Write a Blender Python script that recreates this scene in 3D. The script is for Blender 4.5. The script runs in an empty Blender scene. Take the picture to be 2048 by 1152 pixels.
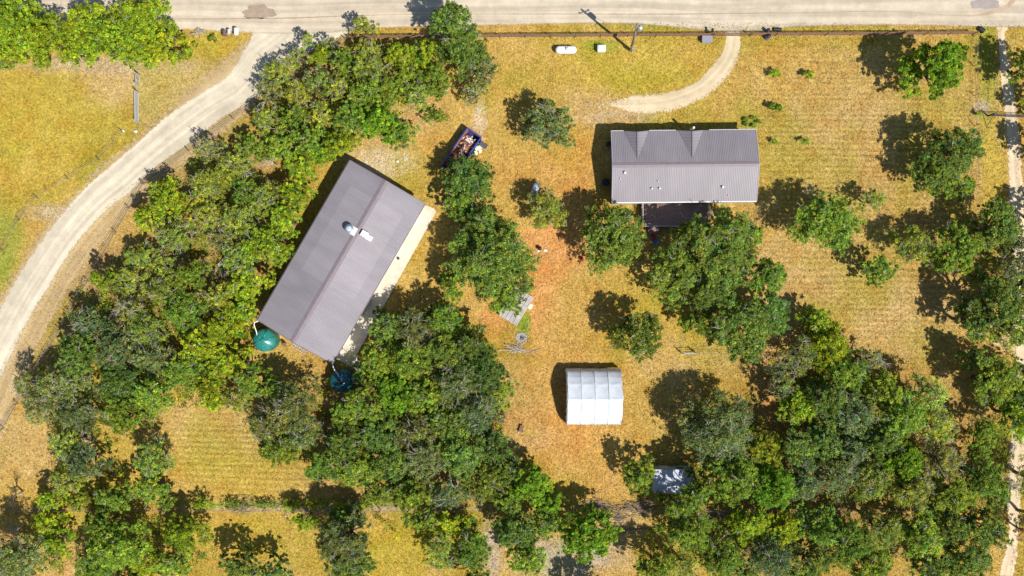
import bpy, math, random
import numpy as np
from mathutils import Vector, Matrix
from math import sin, cos, pi, radians, sqrt, atan2

SC = bpy.context.scene
COL = SC.collection
RNG = np.random.default_rng(7)
random.seed(7)

# ------------------------------------------------------------------ camera, sky, sun, exposure
H = 108.0            # drone height in metres
S = 0.06             # metres per photo pixel on the ground
cam = bpy.data.cameras.new('camera'); camo = bpy.data.objects.new('camera', cam)
COL.objects.link(camo); SC.camera = camo
camo.location = (0, 0, H)
cam.sensor_width = 36.0
cam.lens = 18.0 / (1024 * S / H)
cam.clip_start = 1.0; cam.clip_end = 3000.0

SUN_EL = radians(56.5)
SX, SY = 0.732, -0.681          # ground direction towards the sun
world = bpy.data.worlds.new('World'); SC.world = world; world.use_nodes = True
wn = world.node_tree.nodes; wl = world.node_tree.links
bg = wn['Background']; sky = wn.new('ShaderNodeTexSky')
sky.sky_type = 'NISHITA'; sky.sun_disc = False
sky.sun_elevation = SUN_EL; sky.sun_rotation = atan2(SX, SY)
sky.air_density = 1.2; sky.dust_density = 0.4
wl.new(sky.outputs[0], bg.inputs[0]); bg.inputs[1].default_value = 0.085
sun = bpy.data.lights.new('sun', 'SUN'); suno = bpy.data.objects.new('sun', sun)
COL.objects.link(suno)
sun.energy = 5.0; sun.angle = radians(0.5); sun.color = (1.0, 0.95, 0.86)
sd = Vector((SX * cos(SUN_EL), SY * cos(SUN_EL), sin(SUN_EL))).normalized()
suno.rotation_euler = sd.to_track_quat('Z', 'Y').to_euler()
suno.location = (40, -40, 80)
SC.view_settings.view_transform = 'Standard'; SC.view_settings.look = 'None'
SC.view_settings.exposure = 0.19; SC.view_settings.gamma = 1.0
SC.cycles.max_bounces = 6; SC.cycles.diffuse_bounces = 2; SC.cycles.transparent_max_bounces = 12

# ------------------------------------------------------------------ helpers
def P(px, py, z=0.0):
    f = S * (H - z) / H
    return ((px - 1024) * f, (576 - py) * f)

def V(px, py, z=0.0):
    x, y = P(px, py, z); return Vector((x, y, z))

def tag(o, label=None, cat=None, group=None, kind=None):
    if label: o['label'] = label
    if cat: o['category'] = cat
    if group: o['group'] = group
    if kind: o['kind'] = kind
    return o

def empty(name, loc, rz=0.0, label=None, cat=None, group=None):
    o = bpy.data.objects.new(name, None); COL.objects.link(o)
    o.empty_display_size = 0.3
    o.location = loc; o.rotation_euler = (0, 0, rz)
    return tag(o, label, cat, group)

def copy_tree(o, parent=None):
    c = o.copy(); COL.objects.link(c)
    if parent is not None: c.parent = parent
    for ch in list(KIDS.get(o.name, [])):
        k = copy_tree(ch, c)
        KIDS.setdefault(c.name, []).append(k)
    return c

KIDS = {}
def link(name, me, m, parent=None):
    o = bpy.data.objects.new(name, me); COL.objects.link(o)
    if m is not None and len(me.materials) == 0: me.materials.append(m)
    if parent is not None:
        o.parent = parent; KIDS.setdefault(parent.name, []).append(o)
    return o

class MB:
    def __init__(s): s.v = []; s.f = []; s.M = Matrix()
    def add(s, vs, fs):
        n = len(s.v); s.v += [tuple(s.M @ Vector(v)) for v in vs]; s.f += [tuple(i + n for i in f) for f in fs]
    def box(s, cx, cy, cz, sx, sy, sz, rz=0.0, rx=0.0, ry=0.0, bev=0.0):
        R = Matrix.Rotation(rz, 3, 'Z') @ Matrix.Rotation(ry, 3, 'Y') @ Matrix.Rotation(rx, 3, 'X')
        hx, hy, hz = sx / 2, sy / 2, sz / 2
        b = min(bev, hx * .8, hy * .8, hz * .8)
        if b <= 0:
            vs = [(i, j, k) for i in (-hx, hx) for j in (-hy, hy) for k in (-hz, hz)]
            fs = [(0, 1, 3, 2), (4, 6, 7, 5), (0, 4, 5, 1), (2, 3, 7, 6), (0, 2, 6, 4), (1, 5, 7, 3)]
        else:
            lay = []
            for z, d in ((-hz, b), (-hz + b, 0), (hz - b, 0), (hz, b)):
                x, y = hx - d, hy - d; c = b * .6
                lay += [(-x + c, -y, z), (x - c, -y, z), (x, -y + c, z), (x, y - c, z), (x - c, y, z), (-x + c, y, z), (-x, y - c, z), (-x, -y + c, z)]
            vs = lay; fs = [tuple(range(7, -1, -1)), tuple(range(24, 32))]
            for l in range(3):
                for k in range(8):
                    a = l * 8 + k; c2 = l * 8 + (k + 1) % 8
                    fs.append((a, c2, c2 + 8, a + 8))
        s.add([tuple(R @ Vector(v) + Vector((cx, cy, cz))) for v in vs], fs); return s
    def tube(s, pts, rs, n=8, cap=True):
        pts = [Vector(p) for p in pts]
        if not hasattr(rs, '__len__'): rs = [rs] * len(pts)
        vs = []; fs = []
        for i, p in enumerate(pts):
            d = (pts[min(i + 1, len(pts) - 1)] - pts[max(i - 1, 0)]).normalized()
            u = d.cross(Vector((0, 0, 1)) if abs(d.z) < .9 else Vector((1, 0, 0))).normalized(); w = d.cross(u)
            for k in range(n):
                a = 2 * pi * k / n
                vs.append(tuple(p + (u * cos(a) + w * sin(a)) * rs[i]))
        for i in range(len(pts) - 1):
            for k in range(n):
                a = i * n + k; b = i * n + (k + 1) % n
                fs.append((a, a + n, b + n, b))
        if cap:
            fs.append(tuple(range(n))); fs.append(tuple(range(len(vs) - 1, len(vs) - n - 1, -1)))
        s.add(vs, fs); return s
    def lathe(s, prof, n=24, c=(0, 0, 0), mod=None):
        vs = []; fs = []
        for r, z in prof:
            for k in range(n):
                a = 2 * pi * k / n
                rr = r * (mod(a, z) if mod else 1)
                vs.append((c[0] + rr * cos(a), c[1] + rr * sin(a), c[2] + z))
        for i in range(len(prof) - 1):
            for k in range(n):
                a = i * n + k; b = i * n + (k + 1) % n
                fs.append((a, b, b + n, a + n))
        fs.append(tuple(range(n - 1, -1, -1))); fs.append(tuple(range(len(vs) - n, len(vs))))
        s.add(vs, fs); return s
    def build(s, name, m, parent=None, smooth=False):
        me = bpy.data.meshes.new(name); me.from_pydata(s.v, [], s.f); me.update()
        if smooth: me.polygons.foreach_set('use_smooth', [True] * len(me.polygons))
        return link(name, me, m, parent)

# ------------------------------------------------------------------ materials
def mat(name, col, rough=.8, var=.0, scale=3.0, col2=None, bump=0.0, bscale=20.0, metal=0.0, spec=.3, trans=0.0, stretch=None):
    m = bpy.data.materials.new(name); m.use_nodes = True
    n = m.node_tree.nodes; l = m.node_tree.links; b = n['Principled BSDF']
    b.inputs['Roughness'].default_value = rough; b.inputs['Metallic'].default_value = metal
    b.inputs['Specular IOR Level'].default_value = spec
    b.inputs['Base Color'].default_value = (*col, 1)
    tc = n.new('ShaderNodeTexCoord'); src = tc.outputs['Object']
    if stretch:
        mp = n.new('ShaderNodeMapping'); mp.inputs['Scale'].default_value = stretch
        l.new(src, mp.inputs[0]); src = mp.outputs[0]
    if var > 0 or col2:
        t = n.new('ShaderNodeTexNoise'); t.inputs['Scale'].default_value = scale; t.inputs['Detail'].default_value = 8
        t.inputs['Roughness'].default_value = .65
        l.new(src, t.inputs['Vector'])
        r = n.new('ShaderNodeValToRGB'); r.color_ramp.elements[0].position = .35; r.color_ramp.elements[1].position = .65
        c2 = col2 if col2 else tuple(min(1, c * (1 + var)) for c in col)
        r.color_ramp.elements[0].color = (*(col if col2 else tuple(c * (1 - var) for c in col)), 1)
        r.color_ramp.elements[1].color = (*c2, 1)
        l.new(t.outputs[0], r.inputs[0]); l.new(r.outputs[0], b.inputs['Base Color'])
    if bump > 0:
        t2 = n.new('ShaderNodeTexNoise'); t2.inputs['Scale'].default_value = bscale; t2.inputs['Detail'].default_value = 4
        l.new(src, t2.inputs['Vector'])
        bp = n.new('ShaderNodeBump'); bp.inputs['Strength'].default_value = bump; bp.inputs['Distance'].default_value = .05
        l.new(t2.outputs[0], bp.inputs['Height']); l.new(bp.outputs[0], b.inputs['Normal'])
    return m

def leaf_mat():
    m = bpy.data.materials.new('foliage'); m.use_nodes = True
    n = m.node_tree.nodes; l = m.node_tree.links; n.clear()
    out = n.new('ShaderNodeOutputMaterial'); mix = n.new('ShaderNodeMixShader'); mix.inputs[0].default_value = .36
    b = n.new('ShaderNodeBsdfPrincipled'); b.inputs['Roughness'].default_value = .6; b.inputs['Specular IOR Level'].default_value = .12
    tr = n.new('ShaderNodeBsdfTranslucent')
    oi = n.new('ShaderNodeObjectInfo'); at = n.new('ShaderNodeAttribute'); at.attribute_name = 'tint'
    mul = n.new('ShaderNodeMixRGB'); mul.blend_type = 'MULTIPLY'; mul.inputs[0].default_value = 1
    l.new(oi.outputs['Color'], mul.inputs[1]); l.new(at.outputs['Color'], mul.inputs[2])
    l.new(mul.outputs[0], b.inputs['Base Color'])
    g = n.new('ShaderNodeMixRGB'); g.blend_type = 'MULTIPLY'; g.inputs[0].default_value = 1; g.inputs[2].default_value = (1.5, 1.5, .5, 1)
    l.new(mul.outputs[0], g.inputs[1]); l.new(g.outputs[0], tr.inputs[0])
    l.new(b.outputs[0], mix.inputs[1]); l.new(tr.outputs[0], mix.inputs[2]); l.new(mix.outputs[0], out.inputs[0])
    return m
M_LEAF = leaf_mat()
M_BARK = mat('bark', (.11, .085, .065), .9, var=.35, scale=6, bump=.4, bscale=25)
M_TWIG = mat('twig', (.40, .36, .31), .8, var=.25, scale=4)
M_DEAD = mat('dead_wood', (.46, .40, .35), .8, var=.3, scale=3)

# ------------------------------------------------------------------ ground colour field
PERM = np.random.default_rng(3).random((256, 256))
def vnoise(x, y):
    xi = np.floor(x).astype(int); yi = np.floor(y).astype(int); fx = x - xi; fy = y - yi
    fx = fx * fx * (3 - 2 * fx); fy = fy * fy * (3 - 2 * fy)
    a = PERM[xi & 255, yi & 255]; b = PERM[(xi + 1) & 255, yi & 255]; c = PERM[xi & 255, (yi + 1) & 255]; d = PERM[(xi + 1) & 255, (yi + 1) & 255]
    return (a * (1 - fx) + b * fx) * (1 - fy) + (c * (1 - fx) + d * fx) * fy
def fbm(x, y, o=4):
    s = 0; a = .5; t = 0
    for k in range(o):
        s = s + a * vnoise(x * 2 ** k + 17 * k, y * 2 ** k + 31 * k); t += a; a *= .55
    return s / t
GOLD = np.array((.445, .298, .074)); OLIVE = np.array((.37, .295, .045)); ORANGE = np.array((.54, .275, .088))
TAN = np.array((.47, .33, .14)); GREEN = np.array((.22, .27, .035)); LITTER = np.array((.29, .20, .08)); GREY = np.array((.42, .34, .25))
LAWN = np.array((.43, .298, .10)); PALE = np.array((.58, .46, .29)); YEL = np.array((.44, .325, .052))
PATCH = [  # px, py, rx, ry, colour, strength
    (130, 230, 170, 110, OLIVE, .9), (60, 300, 120, 120, YEL, .6), (230, 330, 60, 60, OLIVE, .6), (22, 450, 26, 50, GREEN, .75), (2, 530, 20, 40, GREEN, .8), (60, 400, 60, 30, OLIVE, .7),
    (90, 425, 40, 14, GREY, .5), (250, 160, 90, 45, TAN, .8), (360, 180, 90, 60, TAN, .9), (320, 230, 40, 60, TAN, .7), (200, 130, 160, 16, GREY, .5),
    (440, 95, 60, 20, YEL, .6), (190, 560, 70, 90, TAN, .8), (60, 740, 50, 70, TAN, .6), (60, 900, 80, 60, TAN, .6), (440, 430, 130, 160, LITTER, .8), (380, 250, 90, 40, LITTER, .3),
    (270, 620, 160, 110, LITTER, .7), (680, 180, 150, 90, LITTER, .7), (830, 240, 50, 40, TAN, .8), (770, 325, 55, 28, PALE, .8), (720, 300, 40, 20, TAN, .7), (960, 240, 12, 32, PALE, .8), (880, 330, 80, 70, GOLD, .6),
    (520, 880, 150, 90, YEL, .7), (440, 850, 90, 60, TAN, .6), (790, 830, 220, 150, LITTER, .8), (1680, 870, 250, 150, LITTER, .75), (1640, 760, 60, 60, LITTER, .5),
    (1110, 500, 45, 75, ORANGE, 1), (1085, 590, 32, 60, ORANGE, 1), (985, 645, 32, 32, ORANGE, 1.1), (1080, 470, 32, 22, ORANGE, .9), (1030, 640, 50, 20, ORANGE, .5), (1150, 400, 60, 80, ORANGE, .45),
    (1060, 340, 80, 30, ORANGE, .3), (1160, 300, 40, 60, ORANGE, .35), (1170, 330, 20, 50, ORANGE, .3), (1140, 700, 90, 110, ORANGE, .35), (1110, 870, 110, 60, ORANGE, .55), (1180, 620, 80, 80, GOLD, .5), (1200, 960, 80, 30, ORANGE, .3),
    (1050, 655, 12, 22, GREEN, 1), (1054, 640, 9, 16, GREEN, 1), (1450, 730, 180, 40, TAN, .45), (1320, 600, 60, 80, YEL, .4), (1500, 770, 80, 40, ORANGE, .3), (1560, 690, 60, 30, ORANGE, .3),
    (1500, 243, 18, 12, GREEN, .7), (1130, 150, 180, 70, GOLD, .6), (1270, 130, 130, 55, YEL, .7), (1205, 92, 30, 10, GREEN, .8), (1290, 53, 90, 6, GREEN, .5), (1170, 210, 60, 30, TAN, .7), (1240, 235, 60, 12, GREY, .5),
    (1740, 300, 220, 200, LAWN, .9), (1720, 580, 200, 110, LAWN, .9), (1820, 620, 100, 60, TAN, .5), (1560, 560, 60, 60, TAN, .4), (1620, 376, 18, 14, GREY, .7), (1750, 240, 120, 30, TAN, .4),
    (1970, 150, 18, 110, GREEN, .55), (1985, 350, 25, 110, YEL, .8), (1960, 215, 16, 12, GREY, .8), (2040, 330, 20, 80, ORANGE, .4), (2030, 670, 40, 30, PALE, .6), (1975, 640, 25, 50, YEL, .7),
    (470, 1070, 120, 45, YEL, .7), (800, 1090, 80, 60, YEL, .8), (1130, 1120, 90, 50, GREY, .9), (1240, 1050, 50, 30, TAN, .7), (700, 1015, 260, 7, GREY, .7), (1230, 1010, 70, 6, LITTER, .8), (1480, 1025, 220, 7, GREY, .4),
    (150, 1120, 50, 60, TAN, .6), (520, 1008, 190, 4, GREEN, .8), (330, 1110, 30, 60, ORANGE, .3), (980, 1100, 18, 60, GREY, .8), (1040, 880, 40, 30, TAN, .5), (1540, 860, 15, 80, ORANGE, .5), (1720, 1000, 220, 150, LITTER, .3),
    (800, 58, 60, 5, ORANGE, .5), (1080, 56, 60, 8, ORANGE, .35), (570, 700, 40, 25, GOLD, .8), (600, 740, 70, 25, GOLD, .5), (860, 520, 70, 110, GOLD, .5), (1900, 860, 40, 30, ORANGE, .5), (1280, 215, 40, 30, TAN, .3)]
def gcol(x, y):
    px = x / S + 1024; py = 576 - y / S
    wx = (fbm(x * .25, y * .25, 3) - .5) * 60; wy = (fbm(x * .25 + 50, y * .25 + 9, 3) - .5) * 60
    c = np.tile(GOLD, (len(x), 1)).astype(float)
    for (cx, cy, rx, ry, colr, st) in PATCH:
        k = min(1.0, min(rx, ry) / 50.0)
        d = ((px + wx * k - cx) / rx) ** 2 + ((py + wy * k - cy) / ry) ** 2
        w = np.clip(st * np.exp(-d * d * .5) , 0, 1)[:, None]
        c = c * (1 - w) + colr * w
    n1 = fbm(x * .5, y * .5, 4); n2 = fbm(x * 1.9 + 5, y * 1.9, 3); n3 = fbm(x * .16 + 3, y * .16 + 8, 3)
    w = np.clip((n3 - .45) * 3.5, 0, .8)[:, None]; c = c * (1 - w) + (c * np.array((.80, .92, .55))) * w
    w = np.clip((n1 - .55) * 3.0, 0, .5)[:, None]; c = c * (1 - w) + (c * np.array((1.15, 1.18, 1.5))) * w
    w = np.clip((.44 - n1) * 3.0, 0, .5)[:, None]; c = c * (1 - w) + (c * np.array((.98, .80, .62))) * w
    c = c * (.80 + .42 * n2)[:, None]
    # mower lines: right lawn runs across, lower-left clearing curves
    mow = np.exp(-(((px - 1720) / 230) ** 4 + ((py - 400) / 330) ** 4))
    c = c * (1 + .20 * mow * (.3 + 1.1 * fbm(x * .3, y * .8 + 40, 3)) * np.sin(y * 9.5 + 7 * fbm(x * .06, y * .25, 3)) )[:, None]
    mow = np.exp(-(((px - 470) / 150) ** 4 + ((py - 900) / 95) ** 4))
    c = c * (1 + .20 * mow * np.sin(y * 9 + .35 * x + 4 * fbm(x * .12, y * .12, 2)))[:, None]
    return np.clip(c, 0, 1)

def ground():
    xs = np.concatenate([[-1500, -700, -350, -180, -110, -85], np.arange(-72, 72.01, .28), [85, 110, 180, 350, 700, 1500]])
    ys = np.concatenate([[-1500, -700, -350, -180, -90, -60], np.arange(-44, 44.01, .28), [60, 90, 180, 350, 700, 1500]])
    X, Y = np.meshgrid(xs, ys); x = X.ravel(); y = Y.ravel()
    nx, ny = len(xs), len(ys)
    z = (fbm(x * .8, y * .8, 3) - 1.0) * .04
    me = bpy.data.meshes.new('ground')
    i = (np.arange(ny - 1)[:, None] * nx + np.arange(nx - 1)[None, :]).ravel()
    f = np.stack([i, i + 1, i + nx + 1, i + nx], 1)
    setmesh(me, np.stack([x, y, z], 1), f)
    a = me.color_attributes.new('tint', 'FLOAT_COLOR', 'POINT')
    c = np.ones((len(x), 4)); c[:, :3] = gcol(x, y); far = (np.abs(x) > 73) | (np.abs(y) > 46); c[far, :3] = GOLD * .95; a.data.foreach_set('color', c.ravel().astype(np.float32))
    m = bpy.data.materials.new('dry_grass_ground'); m.use_nodes = True
    n = m.node_tree.nodes; l = m.node_tree.links; b = n['Principled BSDF']; b.inputs['Roughness'].default_value = .95; b.inputs['Specular IOR Level'].default_value = .1
    at = n.new('ShaderNodeAttribute'); at.attribute_name = 'tint'
    tc = n.new('ShaderNodeTexCoord')
    t = n.new('ShaderNodeTexNoise'); t.inputs['Scale'].default_value = 3.2; t.inputs['Detail'].default_value = 7; t.inputs['Roughness'].default_value = .75; t.inputs['Distortion'].default_value = .6
    l.new(tc.outputs['Object'], t.inputs['Vector'])
    r = n.new('ShaderNodeValToRGB'); r.color_ramp.elements[0].position = .3; r.color_ramp.elements[1].position = .72
    r.color_ramp.elements[0].color = (.36, .34, .26, 1); r.color_ramp.elements[1].color = (1.55, 1.52, 1.55, 1)
    l.new(t.outputs[0], r.inputs[0])
    mu = n.new('ShaderNodeMixRGB'); mu.blend_type = 'MULTIPLY'; mu.inputs[0].default_value = 1
    l.new(at.outputs['Color'], mu.inputs[1]); l.new(r.outputs[0], mu.inputs[2]); l.new(mu.outputs[0], b.inputs['Base Color'])
    bp = n.new('ShaderNodeBump'); bp.inputs['Strength'].default_value = .5; bp.inputs['Distance'].default_value = .08
    l.new(t.outputs[0], bp.inputs['Height']); l.new(bp.outputs[0], b.inputs['Normal'])
    o = link('ground', me, m); tag(o, kind='structure')

def setmesh(me, v, f):
    nf, k = f.shape
    me.vertices.add(len(v)); me.vertices.foreach_set('co', v.astype(np.float32).ravel())
    me.loops.add(nf * k); me.loops.foreach_set('vertex_index', f.astype(np.int32).ravel())
    me.polygons.add(nf); me.polygons.foreach_set('loop_start', np.arange(0, nf * k, k, dtype=np.int32))
    me.polygons.foreach_set('loop_total', np.full(nf, k, dtype=np.int32))
    me.update(calc_edges=True); me.validate()

ground()

# ------------------------------------------------------------------ roads: sheets with ragged gravel edges
def road_mat(name, col, fray=.25, rough_n=.9, speck=0.0, edge=.8, rut=None):
    m = bpy.data.materials.new(name); m.use_nodes = True
    n = m.node_tree.nodes; l = m.node_tree.links; b = n['Principled BSDF']; b.inputs['Roughness'].default_value = .92; b.inputs['Specular IOR Level'].default_value = .15
    tc = n.new('ShaderNodeTexCoord')
    t = n.new('ShaderNodeTexNoise'); t.inputs['Scale'].default_value = .45; t.inputs['Detail'].default_value = 11; t.inputs['Roughness'].default_value = .78
    l.new(tc.outputs['Object'], t.inputs['Vector'])
    r = n.new('ShaderNodeValToRGB'); e = r.color_ramp.elements; e[0].position = .3; e[1].position = .7
    e[0].color = (*[c * .74 for c in col], 1); e[1].color = (*[min(1, c * 1.14) for c in col], 1)
    l.new(t.outputs[0], r.inputs[0])
    at = n.new('ShaderNodeAttribute'); at.attribute_name = 'edge'
    # long wheel ruts follow the strip
    tb = n.new('ShaderNodeTexNoise'); tb.noise_dimensions = '2D'; tb.inputs['Scale'].default_value = 1.0; tb.inputs['Detail'].default_value = 4
    av = n.new('ShaderNodeAttribute'); av.attribute_name = 'along'; l.new(av.outputs['Vector'], tb.inputs['Vector'])
    r2 = n.new('ShaderNodeValToRGB'); r2.color_ramp.elements[0].position = .38; r2.color_ramp.elements[1].position = .62
    r2.color_ramp.elements[0].color = (.85, .83, .80, 1); r2.color_ramp.elements[1].color = (1.07, 1.06, 1.03, 1)
    l.new(tb.outputs[0], r2.inputs[0])
    mu = n.new('ShaderNodeMixRGB'); mu.blend_type = 'MULTIPLY'; mu.inputs[0].default_value = 1
    l.new(r.outputs[0], mu.inputs[1]); l.new(r2.outputs[0], mu.inputs[2]); l.new(mu.outputs[0], b.inputs['Base Color'])
    f = n.new('ShaderNodeTexNoise'); f.inputs['Scale'].default_value = 2.2; f.inputs['Detail'].default_value = 8; f.inputs['Roughness'].default_value = .72
    l.new(tc.outputs['Object'], f.inputs['Vector'])
    ma = n.new('ShaderNodeMath'); ma.operation = 'MULTIPLY_ADD'; ma.inputs[1].default_value = fray * 4; l.new(f.outputs[0], ma.inputs[0]); l.new(at.outputs['Fac'], ma.inputs[2])
    lt = n.new('ShaderNodeMapRange'); lt.inputs['From Min'].default_value = edge + fray * 2 - .03; lt.inputs['From Max'].default_value = edge + fray * 2 + .05
    lt.inputs['To Min'].default_value = 1; lt.inputs['To Max'].default_value = 0; l.new(ma.outputs[0], lt.inputs['Value'])
    l.new(lt.outputs[0], b.inputs['Alpha'])
    bp = n.new('ShaderNodeBump'); bp.inputs['Strength'].default_value = .35; bp.inputs['Distance'].default_value = .04
    t3 = n.new('ShaderNodeTexNoise'); t3.inputs['Scale'].default_value = 9; t3.inputs['Detail'].default_value = 5; l.new(tc.outputs['Object'], t3.inputs['Vector'])
    l.new(t3.outputs[0], bp.inputs['Height']); l.new(bp.outputs[0], b.inputs['Normal'])
    return m

def catmull(pts, step=.6):
    p = np.array(pts, float); out = []
    for i in range(len(p) - 1):
        a = p[max(i - 1, 0)]; b = p[i]; c = p[i + 1]; d = p[min(i + 2, len(p) - 1)]
        n = max(2, int(np.linalg.norm((c - b)[:2]) / step))
        for t in np.arange(n) / n:
            out.append(.5 * ((2 * b) + (-a + c) * t + (2 * a - 5 * b + 4 * c - d) * t ** 2 + (-a + 3 * b - 3 * c + d) * t ** 3))
    out.append(p[-1]); return np.array(out)

def strip(name, rows, z, m, label=None, pad=1.35, fade0=0, fade1=0):
    """rows: (left px, left py, right px, right py) of the visible edge"""
    W = [[*P(a, b), *P(c, d)] for a, b, c, d in rows]
    q = catmull(W); nc = 15; n = len(q)
    u = np.linspace(-pad, pad, nc)
    L = q[:, :2]; R = q[:, 2:]; C = (L + R) / 2; D = (R - L) / 2
    v = C[:, None, :] + D[:, None, :] * u[None, :, None]
    hw = np.linalg.norm(D, axis=1)
    s = np.concatenate([[0], np.cumsum(np.linalg.norm(np.diff(C, axis=0), axis=1))])
    vv = np.zeros((n, nc, 3)); vv[:, :, :2] = v; vv[:, :, 2] = z
    i = (np.arange(n - 1)[:, None] * nc + np.arange(nc - 1)[None, :]).ravel()
    f = np.stack([i, i + nc, i + nc + 1, i + 1], 1)
    me = bpy.data.meshes.new(name); setmesh(me, vv.reshape(-1, 3), f)
    if me.polygons[0].normal.z < 0: me.flip_normals()
    e = np.abs(u)[None, :] * np.ones((n, 1))
    if fade0: e = e + np.clip(1 - s / fade0, 0, 1)[:, None] * .9
    if fade1: e = e + np.clip(1 - (s[-1] - s) / fade1, 0, 1)[:, None] * .9
    a = me.attributes.new('edge', 'FLOAT', 'POINT'); a.data.foreach_set('value', e.ravel().astype(np.float32))
    al = np.zeros((n, nc, 3)); al[:, :, 0] = (s * .035)[:, None]; al[:, :, 1] = (hw[:, None] * u[None, :]) * 1.3
    a = me.attributes.new('along', 'FLOAT_VECTOR', 'POINT'); a.data.foreach_set('vector', al.reshape(-1).astype(np.float32))
    o = link(name, me, m); tag(o, label, kind='structure'); return o

RC = (.55, .475, .375)
M_ROAD = road_mat('caliche_road', RC, fray=.06, edge=.98)
M_LANE = road_mat('pale_caliche_road', (.62, .555, .44), fray=.16, edge=.96)
M_DRIVE = road_mat('driveway_gravel', (.64, .53, .36), fray=.3, edge=.95)
M_TRACK = road_mat('track_gravel', (.68, .55, .38), fray=.45, edge=.70)
M_VERGE = road_mat('road_shoulder', (.50, .37, .20), fray=.35, edge=.9)
strip('road_shoulder', [(545, 40, 700, 40), (470, 95, 560, 175), (385, 165, 480, 245), (285, 262, 380, 325), (195, 330, 305, 378), (150, 380, 270, 415), (85, 450, 222, 470), (15, 560, 160, 555), (-40, 650, 95, 670), (-90, 760, 40, 790), (-130, 900, 0, 900)], .004, M_VERGE)
strip('gravel_lane', [(500, 20, 720, 60), (503, 62, 640, 95), (492, 92, 560, 145), (455, 150, 500, 205), (395, 190, 440, 240), (330, 235, 365, 298), (268, 292, 300, 345), (213, 337, 262, 385), (163, 384, 215, 420), (100, 457, 150, 492), (37, 550, 95, 580), (0, 617, 50, 655), (-45, 700, 8, 745), (-90, 800, -40, 840)], .009, M_LANE, pad=1.2)
strip('main_road', [(-700, -45, -700, 28), (0, -45, 0, 50), (340, -42, 340, 58), (520, -40, 520, 66), (640, -38, 640, 66), (760, -36, 760, 56), (1000, -34, 1000, 50), (1250, -34, 1250, 47), (1430, -34, 1430, 62), (1540, -34, 1540, 60), (1600, -34, 1600, 53), (1800, -34, 1800, 50), (2050, -34, 2050, 54), (2700, -34, 2700, 50)], .014, M_ROAD, pad=1.1)
strip('driveway', [(1480, 52, 1445, 52), (1482, 78, 1452, 78), (1478, 110, 1442, 108), (1458, 150, 1422, 134), (1422, 186, 1392, 164), (1375, 212, 1352, 180), (1320, 226, 1312, 188), (1260, 226, 1260, 190), (1215, 226, 1218, 192)], .009, M_DRIVE, fade1=3.0)
strip('farm_track', [(1986, 40, 2040, 40), (1992, 67, 2012, 67), (1999, 167, 2026, 150), (2009, 267, 2043, 267), (2013, 367, 2050, 350), (2017, 450, 2056, 450), (2022, 560, 2062, 560), (2026, 684, 2060, 684), (2022, 820, 2060, 820), (2010, 940, 2052, 940), (2011, 1021, 2045, 1021), (2015, 1065, 2042, 1065), (1993, 1152, 2036, 1130), (1970, 1230, 2015, 1220)], .009, M_TRACK)

# wet patches and tyre line on the main road
def blob(name, px, py, rx, ry, z, m, n=60, k=.12):
    mb = MB(); x, y = P(px, py); pts = [(x, y, z)]
    for i in range(n):
        a = 2 * pi * i / n; r = 1 + k * sin(3 * a + px) + k * .7 * sin(7 * a + py) + random.uniform(-k, k) * .4
        pts.append((x + rx * S * r * cos(a), y + ry * S * r * sin(a), z))
    mb.add(pts, [(0, 1 + i, 1 + (i + 1) % n) for i in range(n)]); return mb.build(name, m)
M_DAMP = mat('damp_dirt', (.33, .25, .19), .7, var=.12, scale=1.2)
M_DAMP2 = mat('damp_grey_dirt', (.33, .28, .26), .6, var=.12, scale=1.2)
tag(blob('puddle_stain', 518, 24, 33, 14, .019, M_DAMP), kind='structure')
tag(blob('puddle_stain', 1970, 6, 28, 13, .019, M_DAMP2), kind='structure')
M_RUT = road_mat('tyre_rut', (.44, .33, .235), fray=.55, edge=.75)
strip('tyre_track', [(330, 37, 330, 39), (560, 35, 560, 38), (760, 29, 760, 31), (1030, 27, 1030, 29), (1300, 27, 1300, 30), (1560, 25, 1560, 27), (1780, 22, 1780, 24), (1900, 30, 1900, 32), (1960, 27, 1966, 32), (2010, 10, 2018, 16), (2030, -15, 2040, -15)], .019, M_RUT, pad=1.8)

# ------------------------------------------------------------------ dry grass tufts (uncountable)
def in_poly(px, py, poly):
    ins = np.zeros(len(px), bool); n = len(poly)
    for i in range(n):
        x1, y1 = poly[i]; x2, y2 = poly[(i + 1) % n]
        c = ((y1 > py) != (y2 > py)) & (px < (x2 - x1) * (py - y1) / (y2 - y1 + 1e-9) + x1); ins ^= c
    return ins
KEEP_OUT = [[(-100, -50), (2200, -50), (2200, 50), (1430, 46), (1000, 47), (700, 58), (560, 75), (500, 66), (330, 52), (-100, 45)],
            [(510, 60), (690, 66), (590, 115), (500, 195), (445, 235), (370, 292), (305, 335), (250, 382), (205, 420), (140, 500), (90, 580), (45, 655), (0, 735), (-60, 830), (-60, 660), (0, 610), (40, 550), (100, 455), (165, 382), (215, 335), (330, 232), (400, 178), (470, 125)],
            [(1455, 60), (1480, 60), (1476, 110), (1450, 150), (1410, 190), (1370, 210), (1300, 222), (1260, 218), (1260, 196), (1330, 190), (1380, 170), (1425, 135)],
            [(1998, 60), (2012, 60), (2030, 250), (2036, 400), (2050, 700), (2020, 1150), (1998, 1150), (2020, 1000), (2030, 700), (2015, 350)],
            [(697, 320), (870, 415), (690, 730), (640, 715), (519, 642)], [(1225, 262), (1512, 260), (1514, 408), (1225, 408)], [(1135, 742), (1240, 742), (1240, 845), (1135, 845)]]
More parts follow.
